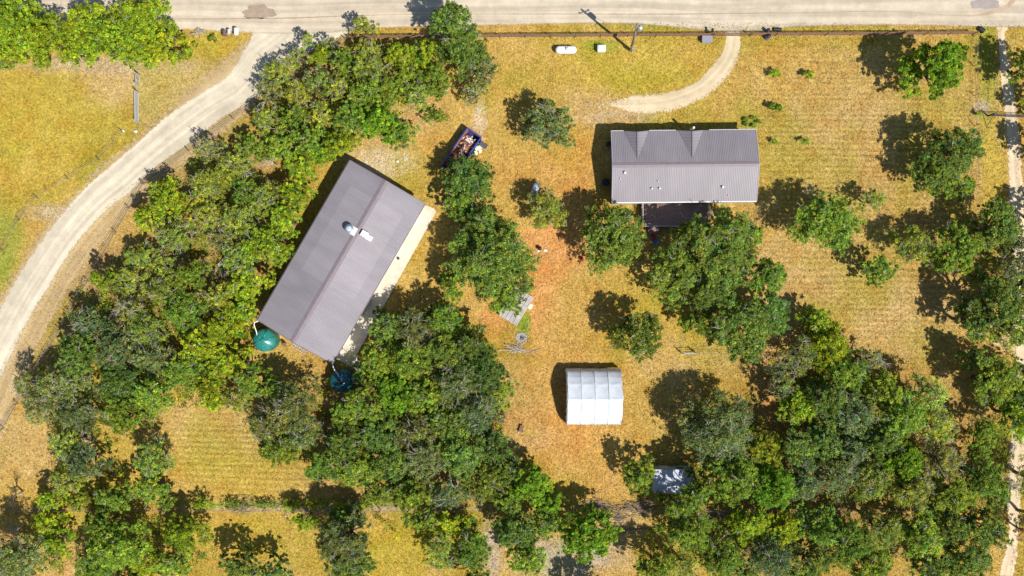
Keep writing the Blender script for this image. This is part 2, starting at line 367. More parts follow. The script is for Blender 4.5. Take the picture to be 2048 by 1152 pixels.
def grass():
    N = 430000
    x = RNG.uniform(-69, 69, N); y = RNG.uniform(-40, 36, N)
    px = x / S + 1024; py = 576 - y / S; bad = np.zeros(N, bool)
    for k in KEEP_OUT: bad |= in_poly(px, py, k)
    clump = fbm(x * 1.1, y * 1.1, 3)
    bad |= RNG.random(N) > (.25 + 1.1 * clump)
    x = x[~bad]; y = y[~bad]; n = len(x)
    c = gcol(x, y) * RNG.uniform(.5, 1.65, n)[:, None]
    c[:, 2] *= RNG.uniform(.7, 1.5, n)
    a = RNG.uniform(0, 2 * pi, n); ln = RNG.uniform(.06, .19, n); h = RNG.uniform(.03, .19, n); w = RNG.uniform(.025, .06, n)
    ca, sa = np.cos(a), np.sin(a)
    z0 = np.full(n, -.012)
    v = np.empty((n, 3, 3))
    v[:, 0] = np.stack([x - sa * w, y + ca * w, z0], 1); v[:, 1] = np.stack([x + sa * w, y - ca * w, z0], 1)
    v[:, 2] = np.stack([x + ca * ln, y + sa * ln, h], 1)
    me = bpy.data.meshes.new('dry_grass'); setmesh(me, v.reshape(-1, 3), np.arange(n * 3).reshape(-1, 3))
    at = me.color_attributes.new('tint', 'FLOAT_COLOR', 'POINT')
    cc = np.ones((n, 3, 4)); cc[:, :, :3] = np.clip(c, 0, .9)[:, None, :]; at.data.foreach_set('color', cc.ravel().astype(np.float32))
    m = bpy.data.materials.new('dry_grass_blades'); m.use_nodes = True
    nn = m.node_tree.nodes; b = nn['Principled BSDF']; b.inputs['Roughness'].default_value = .8; b.inputs['Specular IOR Level'].default_value = .1
    ta = nn.new('ShaderNodeAttribute'); ta.attribute_name = 'tint'; m.node_tree.links.new(ta.outputs['Color'], b.inputs['Base Color'])
    o = link('dry_grass', me, m); tag(o, 'short dry golden grass covering the yards and fields', 'grass', kind='stuff')
grass()

# ------------------------------------------------------------------ corrugated roofs
def corrugate(mb, A, B, C, D, pitch=.22, rise=.028, th=.03):
    """A->B runs along the eave, D->C along the ridge; ribs run from eave to ridge"""
    A, B, C, D = map(Vector, (A, B, C, D)); L = max((B - A).length, (C - D).length); n = max(1, int(L / pitch))
    nrm = (B - A).cross(D - A)
    if nrm.length < 1e-6: nrm = (C - A).cross(D - A)
    nrm.normalize()
    if nrm.z < 0: nrm = -nrm
    vs = []; fs = []; prof = [(0, 0), (.55, 0), (.66, 1), (.88, 1)]
    ts = []
    for i in range(n):
        for t, h in prof: ts.append(((i + t) / n, h))
    ts.append((1, 0))
    for t, h in ts:
        o = nrm * (h * rise)
        vs += [tuple(A.lerp(B, t) + o), tuple(D.lerp(C, t) + o), tuple(A.lerp(B, t) - nrm * th), tuple(D.lerp(C, t) - nrm * th)]
    for i in range(len(ts) - 1):
        a = i * 4; b = a + 4
        fs += [(a, b, b + 1, a + 1), (a + 2, a + 3, b + 3, b + 2), (a, a + 2, b + 2, b), (a + 1, b + 1, b + 3, a + 3)]
    e = (len(ts) - 1) * 4; fs += [(0, 1, 3, 2), (e, e + 2, e + 3, e + 1)]
    mb.add(vs, fs)

def roof_mat(name, col, washed=None):
    m = bpy.data.materials.new(name); m.use_nodes = True
    n = m.node_tree.nodes; l = m.node_tree.links; b = n['Principled BSDF']; b.inputs['Roughness'].default_value = .48; b.inputs['Specular IOR Level'].default_value = .4
    tc = n.new('ShaderNodeTexCoord'); t = n.new('ShaderNodeTexNoise'); t.inputs['Scale'].default_value = .5; t.inputs['Detail'].default_value = 7
    mp = n.new('ShaderNodeMapping'); mp.inputs['Scale'].default_value = (1, .35, 1) if washed else (1, .4, 1)
    l.new(tc.outputs['Object'], mp.inputs[0]); l.new(mp.outputs[0], t.inputs['Vector'])
    r = n.new('ShaderNodeValToRGB'); r.color_ramp.elements[0].position = .3; r.color_ramp.elements[1].position = .7
    r.color_ramp.elements[0].color = (*[c * .88 for c in col], 1); r.color_ramp.elements[1].color = (*[c * 1.1 for c in col], 1)
    l.new(t.outputs[0], r.inputs[0]); src = r.outputs[0]
    sx = n.new('ShaderNodeSeparateXYZ'); l.new(tc.outputs['Object'], sx.inputs[0])
    fl = n.new('ShaderNodeMath'); fl.operation = 'SNAP'; fl.inputs[1].default_value = .92; l.new(sx.outputs[0], fl.inputs[0])
    wh = n.new('ShaderNodeTexWhiteNoise'); wh.noise_dimensions = '1D'; l.new(fl.outputs[0], wh.inputs['W'])
    mr = n.new('ShaderNodeMapRange'); mr.inputs['To Min'].default_value = .97; mr.inputs['To Max'].default_value = 1.03; l.new(wh.outputs['Value'], mr.inputs['Value'])
    ts = n.new('ShaderNodeTexNoise'); ts.inputs['Scale'].default_value = 1; ts.inputs['Detail'].default_value = 6; ts.inputs['Roughness'].default_value = .7
    ms = n.new('ShaderNodeMapping'); ms.inputs['Scale'].default_value = (5, .5, 1); l.new(tc.outputs['Object'], ms.inputs[0]); l.new(ms.outputs[0], ts.inputs['Vector'])
    m2 = n.new('ShaderNodeMapRange'); m2.inputs['From Min'].default_value = .3; m2.inputs['From Max'].default_value = .7; m2.inputs['To Min'].default_value = .92; m2.inputs['To Max'].default_value = 1.05; l.new(ts.outputs[0], m2.inputs['Value'])
    mm = n.new('ShaderNodeMath'); mm.operation = 'MULTIPLY'; l.new(mr.outputs[0], mm.inputs[0]); l.new(m2.outputs[0], mm.inputs[1])
    mv = n.new('ShaderNodeVectorMath'); mv.operation = 'SCALE'; l.new(src, mv.inputs[0]); l.new(mm.outputs[0], mv.inputs['Scale']); src = mv.outputs[0]
    if washed:   # a rinsed rectangle on the panels, in roof coordinates
        sp = n.new('ShaderNodeSeparateXYZ'); l.new(tc.outputs['Object'], sp.inputs[0]); f = None
        for ax, lo, hi, s_ in washed:
            for v, sign in ((lo, 1), (hi, -1)):
                k = n.new('ShaderNodeMapRange'); k.interpolation_type = 'SMOOTHSTEP'
                k.inputs['From Min'].default_value = v - s_ * sign; k.inputs['From Max'].default_value = v + s_ * sign
                l.new(sp.outputs[ax], k.inputs['Value'])
                if f is None: f = k.outputs[0]
                else:
                    q = n.new('ShaderNodeMath'); q.operation = 'MULTIPLY'; l.new(f, q.inputs[0]); l.new(k.outputs[0], q.inputs[1]); f = q.outputs[0]
        mx = n.new('ShaderNodeMixRGB'); mx.blend_type = 'MULTIPLY'; mx.inputs[2].default_value = (1.14, 1.14, 1.12, 1)
        l.new(f, mx.inputs[0]); l.new(src, mx.inputs[1]); src = mx.outputs[0]
    l.new(src, b.inputs['Base Color']); return m

ROOFC = (.245, .222, .248)
M_ROOF = roof_mat('brown_metal_roof', ROOFC)
M_ROOF_W = roof_mat('brown_metal_workshop_roof', ROOFC, washed=[(0, -3.0, 8.2, .15), (1, -3.6, 3.4, .12)])
M_TRIM = mat('roof_trim', (.20, .165, .185), .5, var=.1)
M_DTRIM = mat('dark_trim', (.06, .05, .055), .6)
M_WALL = mat('beige_siding', (.52, .47, .40), .8, var=.06, scale=2)
M_WALLG = mat('grey_siding', (.42, .44, .50), .7, var=.06, scale=2)
M_WHITE = mat('white_paint', (.80, .80, .79), .45, var=.04, scale=4)
M_GLASS = mat('dark_glass', (.03, .035, .045), .1, spec=.6)
M_CONC = mat('concrete', (.56, .50, .40), .9, scale=1.3, col2=(.66, .60, .50), bump=.2, bscale=30)
M_STEEL = mat('galvanised_steel', (.50, .53, .56), .35, var=.1, scale=6, metal=.6)
M_GATE = mat('grey_gate_paint', (.45, .45, .46), .5, var=.1, scale=5)
M_BLACK = mat('black_plastic', (.02, .02, .024), .5)
M_RUSTP = mat('rusty_pipe', (.16, .08, .05), .8, col2=(.26, .15, .10), scale=4)
M_POST = mat('weathered_post', (.26, .20, .15), .9, var=.3, scale=8)
M_PORC = mat('porcelain', (.55, .50, .46), .3)

# workshop ---------------------------------------------------------------
def workshop():
    ang = atan2(18.45, 10.7); cx, cy = -19.82, 3.05; L = 21.35; Wd = 10.0; ez, rz = 3.7, 4.7
    w = empty('workshop', (cx, cy, 0), ang, 'long brown metal roofed workshop turned diagonally among the trees', 'building')
    hl, hw = L / 2, Wd / 2
    mb = MB()   # walls with gable ends
    i_l, i_w = hl - .35, hw - .35
    mb.add([(-i_l, -i_w, 0), (i_l, -i_w, 0), (i_l, i_w, 0), (-i_l, i_w, 0), (-i_l, -i_w, ez - .02), (i_l, -i_w, ez - .02), (i_l, i_w, ez - .02), (-i_l, i_w, ez - .02), (-i_l, 0, rz - .1), (i_l, 0, rz - .1)],
           [(0, 1, 5, 4), (2, 3, 7, 6), (1, 2, 6, 9, 5), (3, 0, 4, 8, 7), (4, 5, 9, 8), (6, 7, 8, 9)])
    mb.build('wall', M_WALL, w)
    # local +x = up-right on the photo, local -y = right side (towards the slab)
    for nm, sgn in (('roof', -1), ('roof', 1)):
        mb = MB()
        corrugate(mb, (-hl, sgn * hw, ez), (hl, sgn * hw, ez), (hl, 0, rz), (-hl, 0, rz), pitch=.24)
        mb.build(nm, M_ROOF_W, w)
    mb = MB(); a = atan2(rz - ez, hw)
    for sg in (-1, 1): mb.box(0, sg * .17, rz + .035 - .17 * math.tan(a), L + .04, .36, .02, rx=-sg * a)
    mb.build('ridge_cap', M_TRIM, w)
    for sg in (-1, 1):
        mb = MB(); mb.box(0, sg * (hw + .07), ez - .09, L + .06, .12, .12); mb.build('gutter', M_DTRIM if sg > 0 else M_TRIM, w)
    for sx in (-1, 1):
        for sg in (-1, 1):
            MB().box(sx * (hl + .03), sg * hw / 2, (ez + rz) / 2 + .01, .06, hw / cos(a), .12, rx=-sg * a).build('gable_trim', M_TRIM, w)
    for x in (-7.2, 4.2, 8.0):
        d = MB(); d.box(x, -i_w - .03, 1.5, 2.6, .05, 2.9, bev=.02); d.build('door', M_WHITE, w)
    for x in (-2.5, 1.2): MB().box(x, -i_w - .03, 1.7, 1.1, .05, .9).build('window', M_GLASS, w)
    MB().box(6.9, i_w + .45, .55, .9, .8, 1.0, bev=.05).build('condenser', M_STEEL, w)
    # exhaust turbine and vent box on the roof
    def loc(px, py, z):
        X = V(px, py, z) - Vector((cx, cy, 0)); return Matrix.Rotation(-ang, 3, 'Z') @ X
    t = loc(697, 457, 5.7); mb = MB()
    mb.box(t.x, t.y + .0 - .28, rz - abs(t.y - .28) * math.tan(a) + .07, .95, 1.05, .05, rx=-a)
    mb.build('flashing', M_WHITE, w)
    base = rz - abs(t.y) * math.tan(a)
    mb = MB(); mb.lathe([(.26, -.05), (.26, .42), (.44, .5), (.50, .66), (.50, .84), (.44, .90)], 24, (t.x, t.y, base), mod=lambda q, z: 1 + (.025 if int(q * 24 / pi) % 2 else 0))
    v = mb.build('roof_vent', M_STEEL, w, True)
    MB().lathe([(.36, .90), (.33, .96), (.12, 1.02)], 20, (t.x, t.y, base)).build('vent_cap', mat('vent_cap_grey', (.44, .52, .60), .4), v, True)
    MB().lathe([(.41, .899), (.41, .925), (.38, .925)], 20, (t.x, t.y, base)).build('vent_rim', M_DTRIM, v)
    k = loc(731, 470, 5.0); zz = rz - abs(k.y) * math.tan(a)
    mb = MB(); mb.box(k.x + .04, k.y + .22, zz + .32, .68, .80, .62, rx=a, bev=.03); mb.box(k.x - .08, k.y - .42, zz + .08, .58, .80, .36, rx=a, bev=.03)
    mb.build('roof_cooler', M_WHITE, w)
    return w
workshop()

def sheet_px(name, pts, z, th, m, kind='structure', label=None):
    w = [P(a, b) for a, b in pts]; n = len(w); mb = MB()
    mb.add([(x, y, z) for x, y in w] + [(x, y, z - th) for x, y in w], [tuple(range(n))[::-1], tuple(range(n, 2 * n))] + [(i, (i + 1) % n, (i + 1) % n + n, i + n) for i in range(n)])
    o = mb.build(name, m); tag(o, label, kind=kind); return o
slab = sheet_px('concrete_walkway', [(838, 420), (850, 410), (868, 417), (872, 424), (712, 712), (722, 728), (716, 742), (655, 706)], .09, .3, M_CONC)
for px, py in ((797, 517), (788, 522)):
    MB().lathe([(.12, 0), (.13, .1), (.1, .12)], 12, (*P(px, py), .09)).build('drain_cap', M_BLACK) if False else None
d = MB().lathe([(.14, 0), (.16, .22), (.15, .26), (.05, .28)], 14, (0, 0, 0)).build('ash_bucket', M_BLACK, None)
d.location = (*P(797, 517), .09); tag(d, 'small round black bucket standing on the pale concrete walkway beside the workshop', 'bucket')

# house -------------------------------------------------------------------
def house():
    x0, x1, y0, y1 = 11.62, 28.5, 10.08, 18.38; ez, rz = 3.0, 4.3; cx, cy = (x0 + x1) / 2, (y0 + y1) / 2
    h = empty('house', (cx, cy, 0), radians(.6), 'long ranch house with brown metal roof and two front dormers', 'house')
    hl = (x1 - x0) / 2; hw = (y1 - y0) / 2
    il = hl - .25; yN = hw - .35; yS = -hw + .03
    mb = MB()
    mb.add([(-il, yS, 0), (il, yS, 0), (il, yN, 0), (-il, yN, 0), (-il, yS, ez - .05), (il, yS, ez - .05), (il, yN, ez + .03), (-il, yN, ez + .03), (-il, 0, rz - .1), (il, 0, rz - .1)],
           [(0, 1, 5, 4), (2, 3, 7, 6), (1, 2, 6, 9, 5), (3, 0, 4, 8, 7), (4, 5, 9, 8), (6, 7, 8, 9)])
    mb.build('wall', M_WALLG, h)
    a = atan2(rz - ez, hw)
    mb = MB(); corrugate(mb, (-hl, hw, ez), (hl, hw, ez), (hl, 0, rz), (-hl, 0, rz), pitch=.2); mb.build('roof', M_ROOF, h)
    mb = MB(); corrugate(mb, (-hl, -hw, ez), (hl, -hw, ez), (hl, 0, rz), (-hl, 0, rz), pitch=.2); mb.build('roof', M_ROOF, h)
    mb = MB()
    for sg in (-1, 1): mb.box(0, sg * .14, rz + .035 - .14 * math.tan(a), 2 * hl + .04, .3, .02, rx=-sg * a)
    mb.build('ridge_cap', M_TRIM, h)
    MB().box(0, -hw - .06, ez - .07, 2 * hl, .11, .11).build('gutter', M_WHITE, h)
    lt = mat('light_trim', (.42, .38, .44), .6)
    for sx in (-1, 1):
        for sg in (-1, 1): MB().box(sx * (hl + .02), sg * hw / 2, (ez + rz) / 2, .05, hw / cos(a), .1, rx=-sg * a).build('gable_trim', lt, h)
    for xa, xb in ((-hl, -7.0), (-4.0, -.9), (3.0, hl)):
        MB().box((xa + xb) / 2, hw + .05, ez - .05, xb - xa, .08, .1).build('eave_trim', mat('eave_trim', (.5, .48, .5), .6), h)
    for pxm in (1275.5, 1385.0):
        X = P(pxm, 262, 3.9)[0] - cx; dw = 1.42; dz = 4.05; yf = hw - .28; yb = hw - (dz - ez) / (rz - ez) * hw
        r = MB()
        corrugate(r, (X - dw, yf, ez + .02), (X - dw + .02, yf - .12, ez + .03), (X, yb, dz), (X, yf, dz), pitch=.2) if False else None
        # each side: triangle eave corner -> ridge front -> ridge back, ribs run down the slope
        for sg in (-1, 1):
            E = Vector((X + sg * dw, hw + .02, ez + .03)); F = Vector((X, yf, dz)); Bk = Vector((X, yb, dz + .01))
            n = 17; nrm = (F - E).cross(Bk - E).normalized();
            if nrm.z < 0: nrm = -nrm
            prev = None; vs = []; fs = []
            for i in range(n + 1):
                t = i / n
                lo = E.lerp(Bk, t); hi = F.lerp(Bk, t)
                up = nrm * (.04 if i % 2 else .012)
                vs += [tuple(lo + up), tuple(hi + up)]
            for i in range(n): fs.append((2 * i, 2 * i + 1, 2 * i + 3, 2 * i + 2))
            r.add(vs, fs)
        d = r.build('dormer_roof', M_ROOF, h)
        rc = MB(); rc.box(X, (yf + yb) / 2, dz + .05, .16, yf - yb, .03); rc.build('ridge_cap', M_TRIM, d)
        g = MB(); g.add([(X - dw + .1, hw - .1, ez), (X + dw - .1, hw - .1, ez), (X, yf - .06, dz - .06), (X - dw + .1, hw - .5, ez), (X + dw - .1, hw - .5, ez), (X, yf - .35, dz - .06)], [(0, 2, 1), (3, 4, 5), (0, 1, 4, 3), (1, 2, 5, 4), (2, 0, 3, 5)])
        g.build('dormer_gable', M_WALLG, h)
    for px, py, r, hh in ((1249, 345, .13, .35), (1240, 356, .06, .2), (1316, 362, .06, .25), (1304, 376, .1, .3), (1319.5, 376, .1, .3), (1446, 374.5, .13, .35), (1458, 391, .05, .2)):
        X = V(px, py, 3.9); lx, ly = X.x - cx, X.y - cy; zz = rz - abs(ly) * math.tan(a)
        MB().lathe([(r * 1.5, 0), (r, .1), (r, hh), (r * .9, hh + .03)], 12, (lx, ly, zz)).build('vent_pipe', M_WHITE, h, True)
    X = V(1387, 256.5, 3.2); lx, ly = X.x - cx, X.y - cy
    MB().box(lx, ly, 1.9, .22, .22, 3.6, bev=.02).build('flue', M_WHITE, h)
    for x in (-6.5, -3.5, 1.0, 3.2, 6.5): 
        MB().box(x, yN + .03, 1.7, 1.1, .05, 1.1).build('window', M_GLASS, h)
    MB().box(-1.0, yN + .03, 1.35, .95, .05, 2.1).build('door', M_WHITE, h)
    for x in (-7.2, 5.5, 7.2): MB().box(x, yS - .03, 1.7, 1.1, .05, 1.0).build('window', M_GLASS, h)
house()

# deck ----------------------------------------------------------------------
def plank_deck(name, loc, rz, sx, sy, h, n, m, label, rails=(), along='x', cat='deck'):
    o = empty(name, loc, rz, label, cat)
    mb = MB()
    for i in range(n):
        t = (i + .5) / n - .5
        if along == 'x': mb.box(0, t * sy, h - .02 + random.uniform(-.004, .004), sx, sy / n * .9, .04)
        else: mb.box(t * sx, 0, h - .02 + random.uniform(-.004, .004), sx / n * .9, sy, .04)
    mb.build('floor_boards', m, o)
    fr = MB()
    for k in (-1, 0, 1):
        if along == 'x': fr.box(k * sx * .47, 0, h - .12, .08, sy * .97, .14)
        else: fr.box(0, k * sy * .47, h - .12, sx * .97, .08, .14)
    if h > .4:
        for i in (-1, 0, 1):
            for j in (-1, 1): fr.box(i * sx * .48, j * sy * .46, (h - .05) / 2, .1, .1, h - .05)
    fr.build('frame', M_POST, o)
    return o
M_REDW = mat('red_brown_boards', (.30, .19, .165), .8, var=.25, scale=2, stretch=(1, 6, 1))  # red brown boards, colour set darker to carry the oak shade
M_GREYW = mat('weathered_boards', (.38, .36, .36), .85, var=.22, scale=2.5)
M_RAIL = mat('pale_rail', (.50, .48, .52), .7, var=.1)
dk = V(1350, 430, .8)
deck = plank_deck('deck', (dk.x, dk.y, 0), 0, 7.95, 2.75, .75, 20, M_REDW, 'raised red brown plank deck with pale railing behind the house', along='x')
r = MB()
for z in (.95, 1.7): r.box(-3.93, 0, z, .07, 2.7, .06)
for i in range(15): r.box(-3.93, -1.3 + i * .186, 1.32, .04, .04, .7)
r.build('railing', M_RAIL, deck)
r = MB()
for z in (.95, 1.7): r.box(0, -1.36, z, 7.8, .06, .06)
for i in range(42):
    if not 2 < i < 9: r.box(-3.85 + i * .187, -1.36, 1.32, .035, .035, .7)
r.build('railing', M_RAIL, deck)
r = MB()
for z in (.95, 1.7): r.box(3.93, 0, z, .07, 2.7, .06)
for i in range(15): r.box(3.93, -1.3 + i * .186, 1.32, .04, .04, .7)
r.build('railing', M_RAIL, deck)
st = MB()
for i in range(4): st.box(-2.5, -1.5 - i * .27, .62 - i * .17, 1.3, .28, .05)
st.build('steps', M_REDW, deck)
def chair(loc, rz, m, label, group=None):
    o = empty('patio_chair', loc, rz, label, 'chair', group)
    MB().box(0, 0, .42, .52, .5, .05, bev=.02).build('seat', m, o)
    MB().box(0, .27, .72, .52, .05, .6, rx=-.2, bev=.02).build('backrest', m, o)
    for sx in (-1, 1):
        for sy in (-1, 1): MB().box(sx * .23, sy * .22, .2, .04, .04, .4).build('leg', M_BLACK, o)
        MB().box(sx * .28, 0, .62, .05, .5, .04).build('armrest', m, o)
    return o
M_RED = mat('red_fabric', (.45, .03, .03), .7); M_BLUE = mat('blue_fabric', (.05, .13, .5), .6)
chair((*P(1307, 473), 0), 1.9, M_RED, 'red patio chair in the shade below the deck')
chair((*P(1310, 482), 0), 2.4, M_BLUE, 'blue patio chair just below the red chair, under the deck')
o = empty('grill', (*P(1282, 440), 0), .4, 'small dark grill on the ground left of the deck', 'grill')

MB().lathe([(.05, .85), (.28, .9), (.33, 1.05), (.3, 1.2), (.1, 1.3)], 16).build('lid', M_BLACK, o, True)
for k in range(3): MB().tube([(.3 * cos(k * 2.1), .3 * sin(k * 2.1), 0), (.1 * cos(k * 2.1), .1 * sin(k * 2.1), .88)], .02, 6).build('leg', M_BLACK, o)

# barrels left of the house
def bin_(name, px, py, r, h, m, label, cat):
    o = empty(name, (*P(px, py), 0), 0, label, cat)
    MB().lathe([(r * .85, 0), (r * .95, .1), (r, h * .5), (r * .97, h * .9), (r * .9, h)], 20).build('body', m, o, True)
    MB().lathe([(r * .98, h + .002), (r * .98, h + .05), (r * .6, h + .1), (r * .1, h + .12)], 20).build('lid', M_BLACK, o, True); return o
bin_('rain_barrel', 1210, 366, .48, .9, mat('blue_plastic', (.05, .09, .32), .4), 'round dark blue barrel in the shadow left of the house', 'barrel')
bin_('rubbish_bin', 1216, 289, .28, .9, mat('navy_plastic', (.03, .045, .15), .4), 'small dark bin against the upper left wall of the house', 'bin')

# carport -------------------------------------------------------------------
def carport():
    x0, x1, yc = 6.5, 12.85, -12.93
    o = empty('carport', ((x0 + x1) / 2, yc, 0), 0, 'white fabric tunnel shelter on the grass below the gravel yard', 'carport')
    prof = [(-3.34, .12), (-3.36, .7), (-3.33, 1.3), (-3.2, 1.8), (-2.95, 2.22), (-2.5, 2.66), (-1.9, 3.07), (-1.3, 3.38), (-.6, 3.68), (0, 3.93)]
    prof = prof + [(-a, b) for a, b in prof[::-1][1:]]
    # resample profile
    pp = [np.array(p) for p in prof]; ds = np.cumsum([0] + [np.linalg.norm(pp[i + 1] - pp[i]) for i in range(len(pp) - 1)])
    K = 72; N = 128; hx = (x1 - x0) / 2; bays = 4; vs = []; 
    for j in range(K + 1):
        s = ds[-1] * j / K; k = min(len(pp) - 2, int(np.searchsorted(ds, s, side='right') - 1)); t = (s - ds[k]) / (ds[k + 1] - ds[k]); q = pp[k] * (1 - t) + pp[k + 1] * t
        tg = pp[k + 1] - pp[k]; nr = np.array((-tg[1], tg[0])); nr /= np.linalg.norm(nr)
        if nr @ np.array((q[0], q[1] - 1)) < 0: nr = -nr
        for i in range(N + 1):
            u = i / N; b = (u * bays) % 1
            sag = -.085 * sin(pi * b) ** .8 if 0 < u < 1 else 0
            pur = abs(((j / K) * 6) % 1 - .5) * 2      # purlin lines
            wr = .05 * (fbm(np.array([u * 14 + j * .16]), np.array([j * .13 + u * 9]))[0] - .5) * 2.2
            dsp = sag * (1 - pur ** 6 * .7) + wr
            ex = 0
            if i in (0, N): ex = (.10 * (fbm(np.array([j * .35]), np.array([i * 3.0]))[0] - .5) * 2)
            vs.append((-hx + 2 * hx * u + ex, q[0] + nr[0] * dsp, q[1] + nr[1] * dsp))
    fs = [(j * (N + 1) + i, j * (N + 1) + i + 1, (j + 1) * (N + 1) + i + 1, (j + 1) * (N + 1) + i) for j in range(K) for i in range(N)]
    mb = MB(); mb.add(vs, fs)
    m = mat('white_tarp', (.62, .66, .72), .5, var=.07, scale=1.5)
    c = mb.build('cover', m, o, True)
    so = c.modifiers.new('thickness', 'SOLIDIFY'); so.thickness = .012; so.offset = -1
    fr = MB(); xs = [-hx + .03 + (2 * hx - .06) * i / bays for i in range(bays + 1)]
    for x in xs: fr.tube([(x, a * .975, max(0, b * .975 if b > .2 else 0)) for a, b in prof], .03, 6)
    for a in (.17, .33, .5, .67, .83):
        s = ds[-1] * a; k = min(len(pp) - 2, int(np.searchsorted(ds, s, side='right') - 1)); t = (s - ds[k]) / (ds[k + 1] - ds[k]); q = (pp[k] * (1 - t) + pp[k + 1] * t) * .972
        fr.tube([(-hx + .03, q[0], q[1]), (hx - .03, q[0], q[1])], .025, 6)
    fr.build('frame', M_STEEL, o)
    # folded door flap on the left end
    vs = []; n = 40
    for j in range(n + 1):
        s = ds[-1] * (.0 + 1.0 * j / n); k = min(len(pp) - 2, int(np.searchsorted(ds, s, side='right') - 1)); t = (s - ds[k]) / (ds[k + 1] - ds[k]); q = pp[k] * (1 - t) + pp[k + 1] * t
        w = .30 + .10 * random.random()
        vs += [(-hx + .0, q[0] * .99, q[1] * .99), (-hx - .06 - .03 * random.random(), q[0] * .97, max(.05, q[1] * .985 - .08)), (-hx - .10 - .10 * random.random(), q[0] * (1 - w / 6), max(.03, q[1] - w * 1.4))]
    fs = []
    for j in range(n):
        for k in (0, 1): fs.append((3 * j + k, 3 * j + k + 1, 3 * j + k + 4, 3 * j + k + 3))
    mb = MB(); mb.add(vs, fs); e = mb.build('door_flap', mat('shaded_tarp', (.72, .76, .84), .5), o, True)
    so = e.modifiers.new('thickness', 'SOLIDIFY'); so.thickness = .01
    seam = MB()
    for u in (0.25, .5, .75):
        x = -hx + 2 * hx * u
        seam.tube([(x, a * 1.003, b * 1.004) for a, b in prof], .022, 6)
    seam.build('seam', mat('tarp_seam', (.48, .52, .60), .6), o)
carport()

# small shed -----------------------------------------------------------------
def shed():
    x0, x1 = 16.65, 21.3; y0, y1 = -24.1, -21.25; cx, cy = (x0 + x1) / 2, (y0 + y1) / 2; hx, hy = (x1 - x0) / 2, (y1 - y0) / 2
    o = empty('shed', (cx, cy, 0), 0, 'small shed with flat whitish tin roof half covered by trees', 'shed')
    zN, zS = 2.65, 2.25; mb = MB(); a, b = hx - .06, hy - .06
    mb.add([(-a, -b, 0), (a, -b, 0), (a, b, 0), (-a, b, 0), (-a, -b, zS - .03), (a, -b, zS - .03), (a, b, zN - .03), (-a, b, zN - .03)], [(0, 3, 2, 1), (0, 1, 5, 4), (1, 2, 6, 5), (2, 3, 7, 6), (3, 0, 4, 7), (4, 5, 6, 7)])
    mb.build('wall', mat('blue_grey_siding', (.30, .36, .42), .8, var=.15, scale=3), o)
    mb = MB(); corrugate(mb, (-hx, -hy, zS), (hx, -hy, zS), (hx, hy, zN), (-hx, hy, zN), pitch=.3)
    mb.build('roof', mat('shade_blued_tin', (.42, .45, .53), .5, var=.2, scale=1.4), o)  # tin lowered and blued in colour for the tree shade over it
    MB().box(-.9, b + .03, 1.0, 1.0, .05, 1.95, bev=.01).build('door', M_WALL, o)
    MB().box(.9, b + .03, 1.5, .8, .05, .6).build('window', M_GLASS, o)
shed()

# water tanks -----------------------------------------------------------------
M_TANK = mat('green_poly', (.025, .22, .19), .28, var=.12, scale=2, spec=.5)
M_TANK_SHADE = mat('shade_tinted_poly', (.012, .10, .125), .3, var=.12, scale=2, spec=.5)  # same tank green, darkened in colour to stand for tree shade
def tank(px, py, m, label, pipe):
    c = V(px, py, 2.4); o = empty('water_tank', (c.x, c.y, 0), 0, label, 'water tank', 'green plastic water tanks beside the workshop')
    R = 1.34
    prof = [(R * .98, 0)]
    for i in range(9): prof += [(R, .1 + i * .21), (R * .975, .2 + i * .21)]
    prof += [(R, 2.0), (R * .97, 2.12), (R * .8, 2.28), (R * .5, 2.5), (R * .26, 2.62), (R * .22, 2.64)]
    MB().lathe(prof, 48).build('body', m, o, True)
    rb = MB()
    for k in range(6):
        a = k * pi / 3 + .3; rb.tube([(R * .93 * cos(a), R * .93 * sin(a), 2.14), (R * .6 * cos(a), R * .6 * sin(a), 2.42), (R * .28 * cos(a), R * .28 * sin(a), 2.6)], [.1, .09, .06], 8)
    rb.build('rib', m, o, True)
    MB().lathe([(.3, 2.62), (.3, 2.72), (.22, 2.75)], 20).build('lid', M_BLACK if pipe else m, o, True)
    return o
t1 = tank(527, 681, M_TANK, 'bright green water tank at the left corner of the workshop', 0)
t2 = tank(681, 763, M_TANK_SHADE, 'green water tank darkened for shade below the bottom corner of the workshop', 1)
def pipe_px(name, pts, r, m, label, cat='pipe'):
    mb = MB(); b = V(*pts[0]); mb.tube([V(*p) - Vector((b.x, b.y, 0)) for p in pts], r, 8)
    o = mb.build(name, m, None, True); o.location = (b.x, b.y, 0); tag(o, label, cat)
pipe_px('downspout', [(519, 641, 3.45), (509, 645, 3.3), (508, 650, 3.2), (513, 664, 2.95), (514, 670, 2.75)], .06, M_WHITE, 'pale downpipe from the roof corner into the bright green tank')
pipe_px('downspout', [(660, 722, 3.4), (665, 728, 3.25), (667, 736, 3.1), (670, 742, 3.0), (675, 747, 2.95), (678, 754, 2.8)], .06, M_WHITE, 'white bent downpipe running from the workshop to the shaded tank')

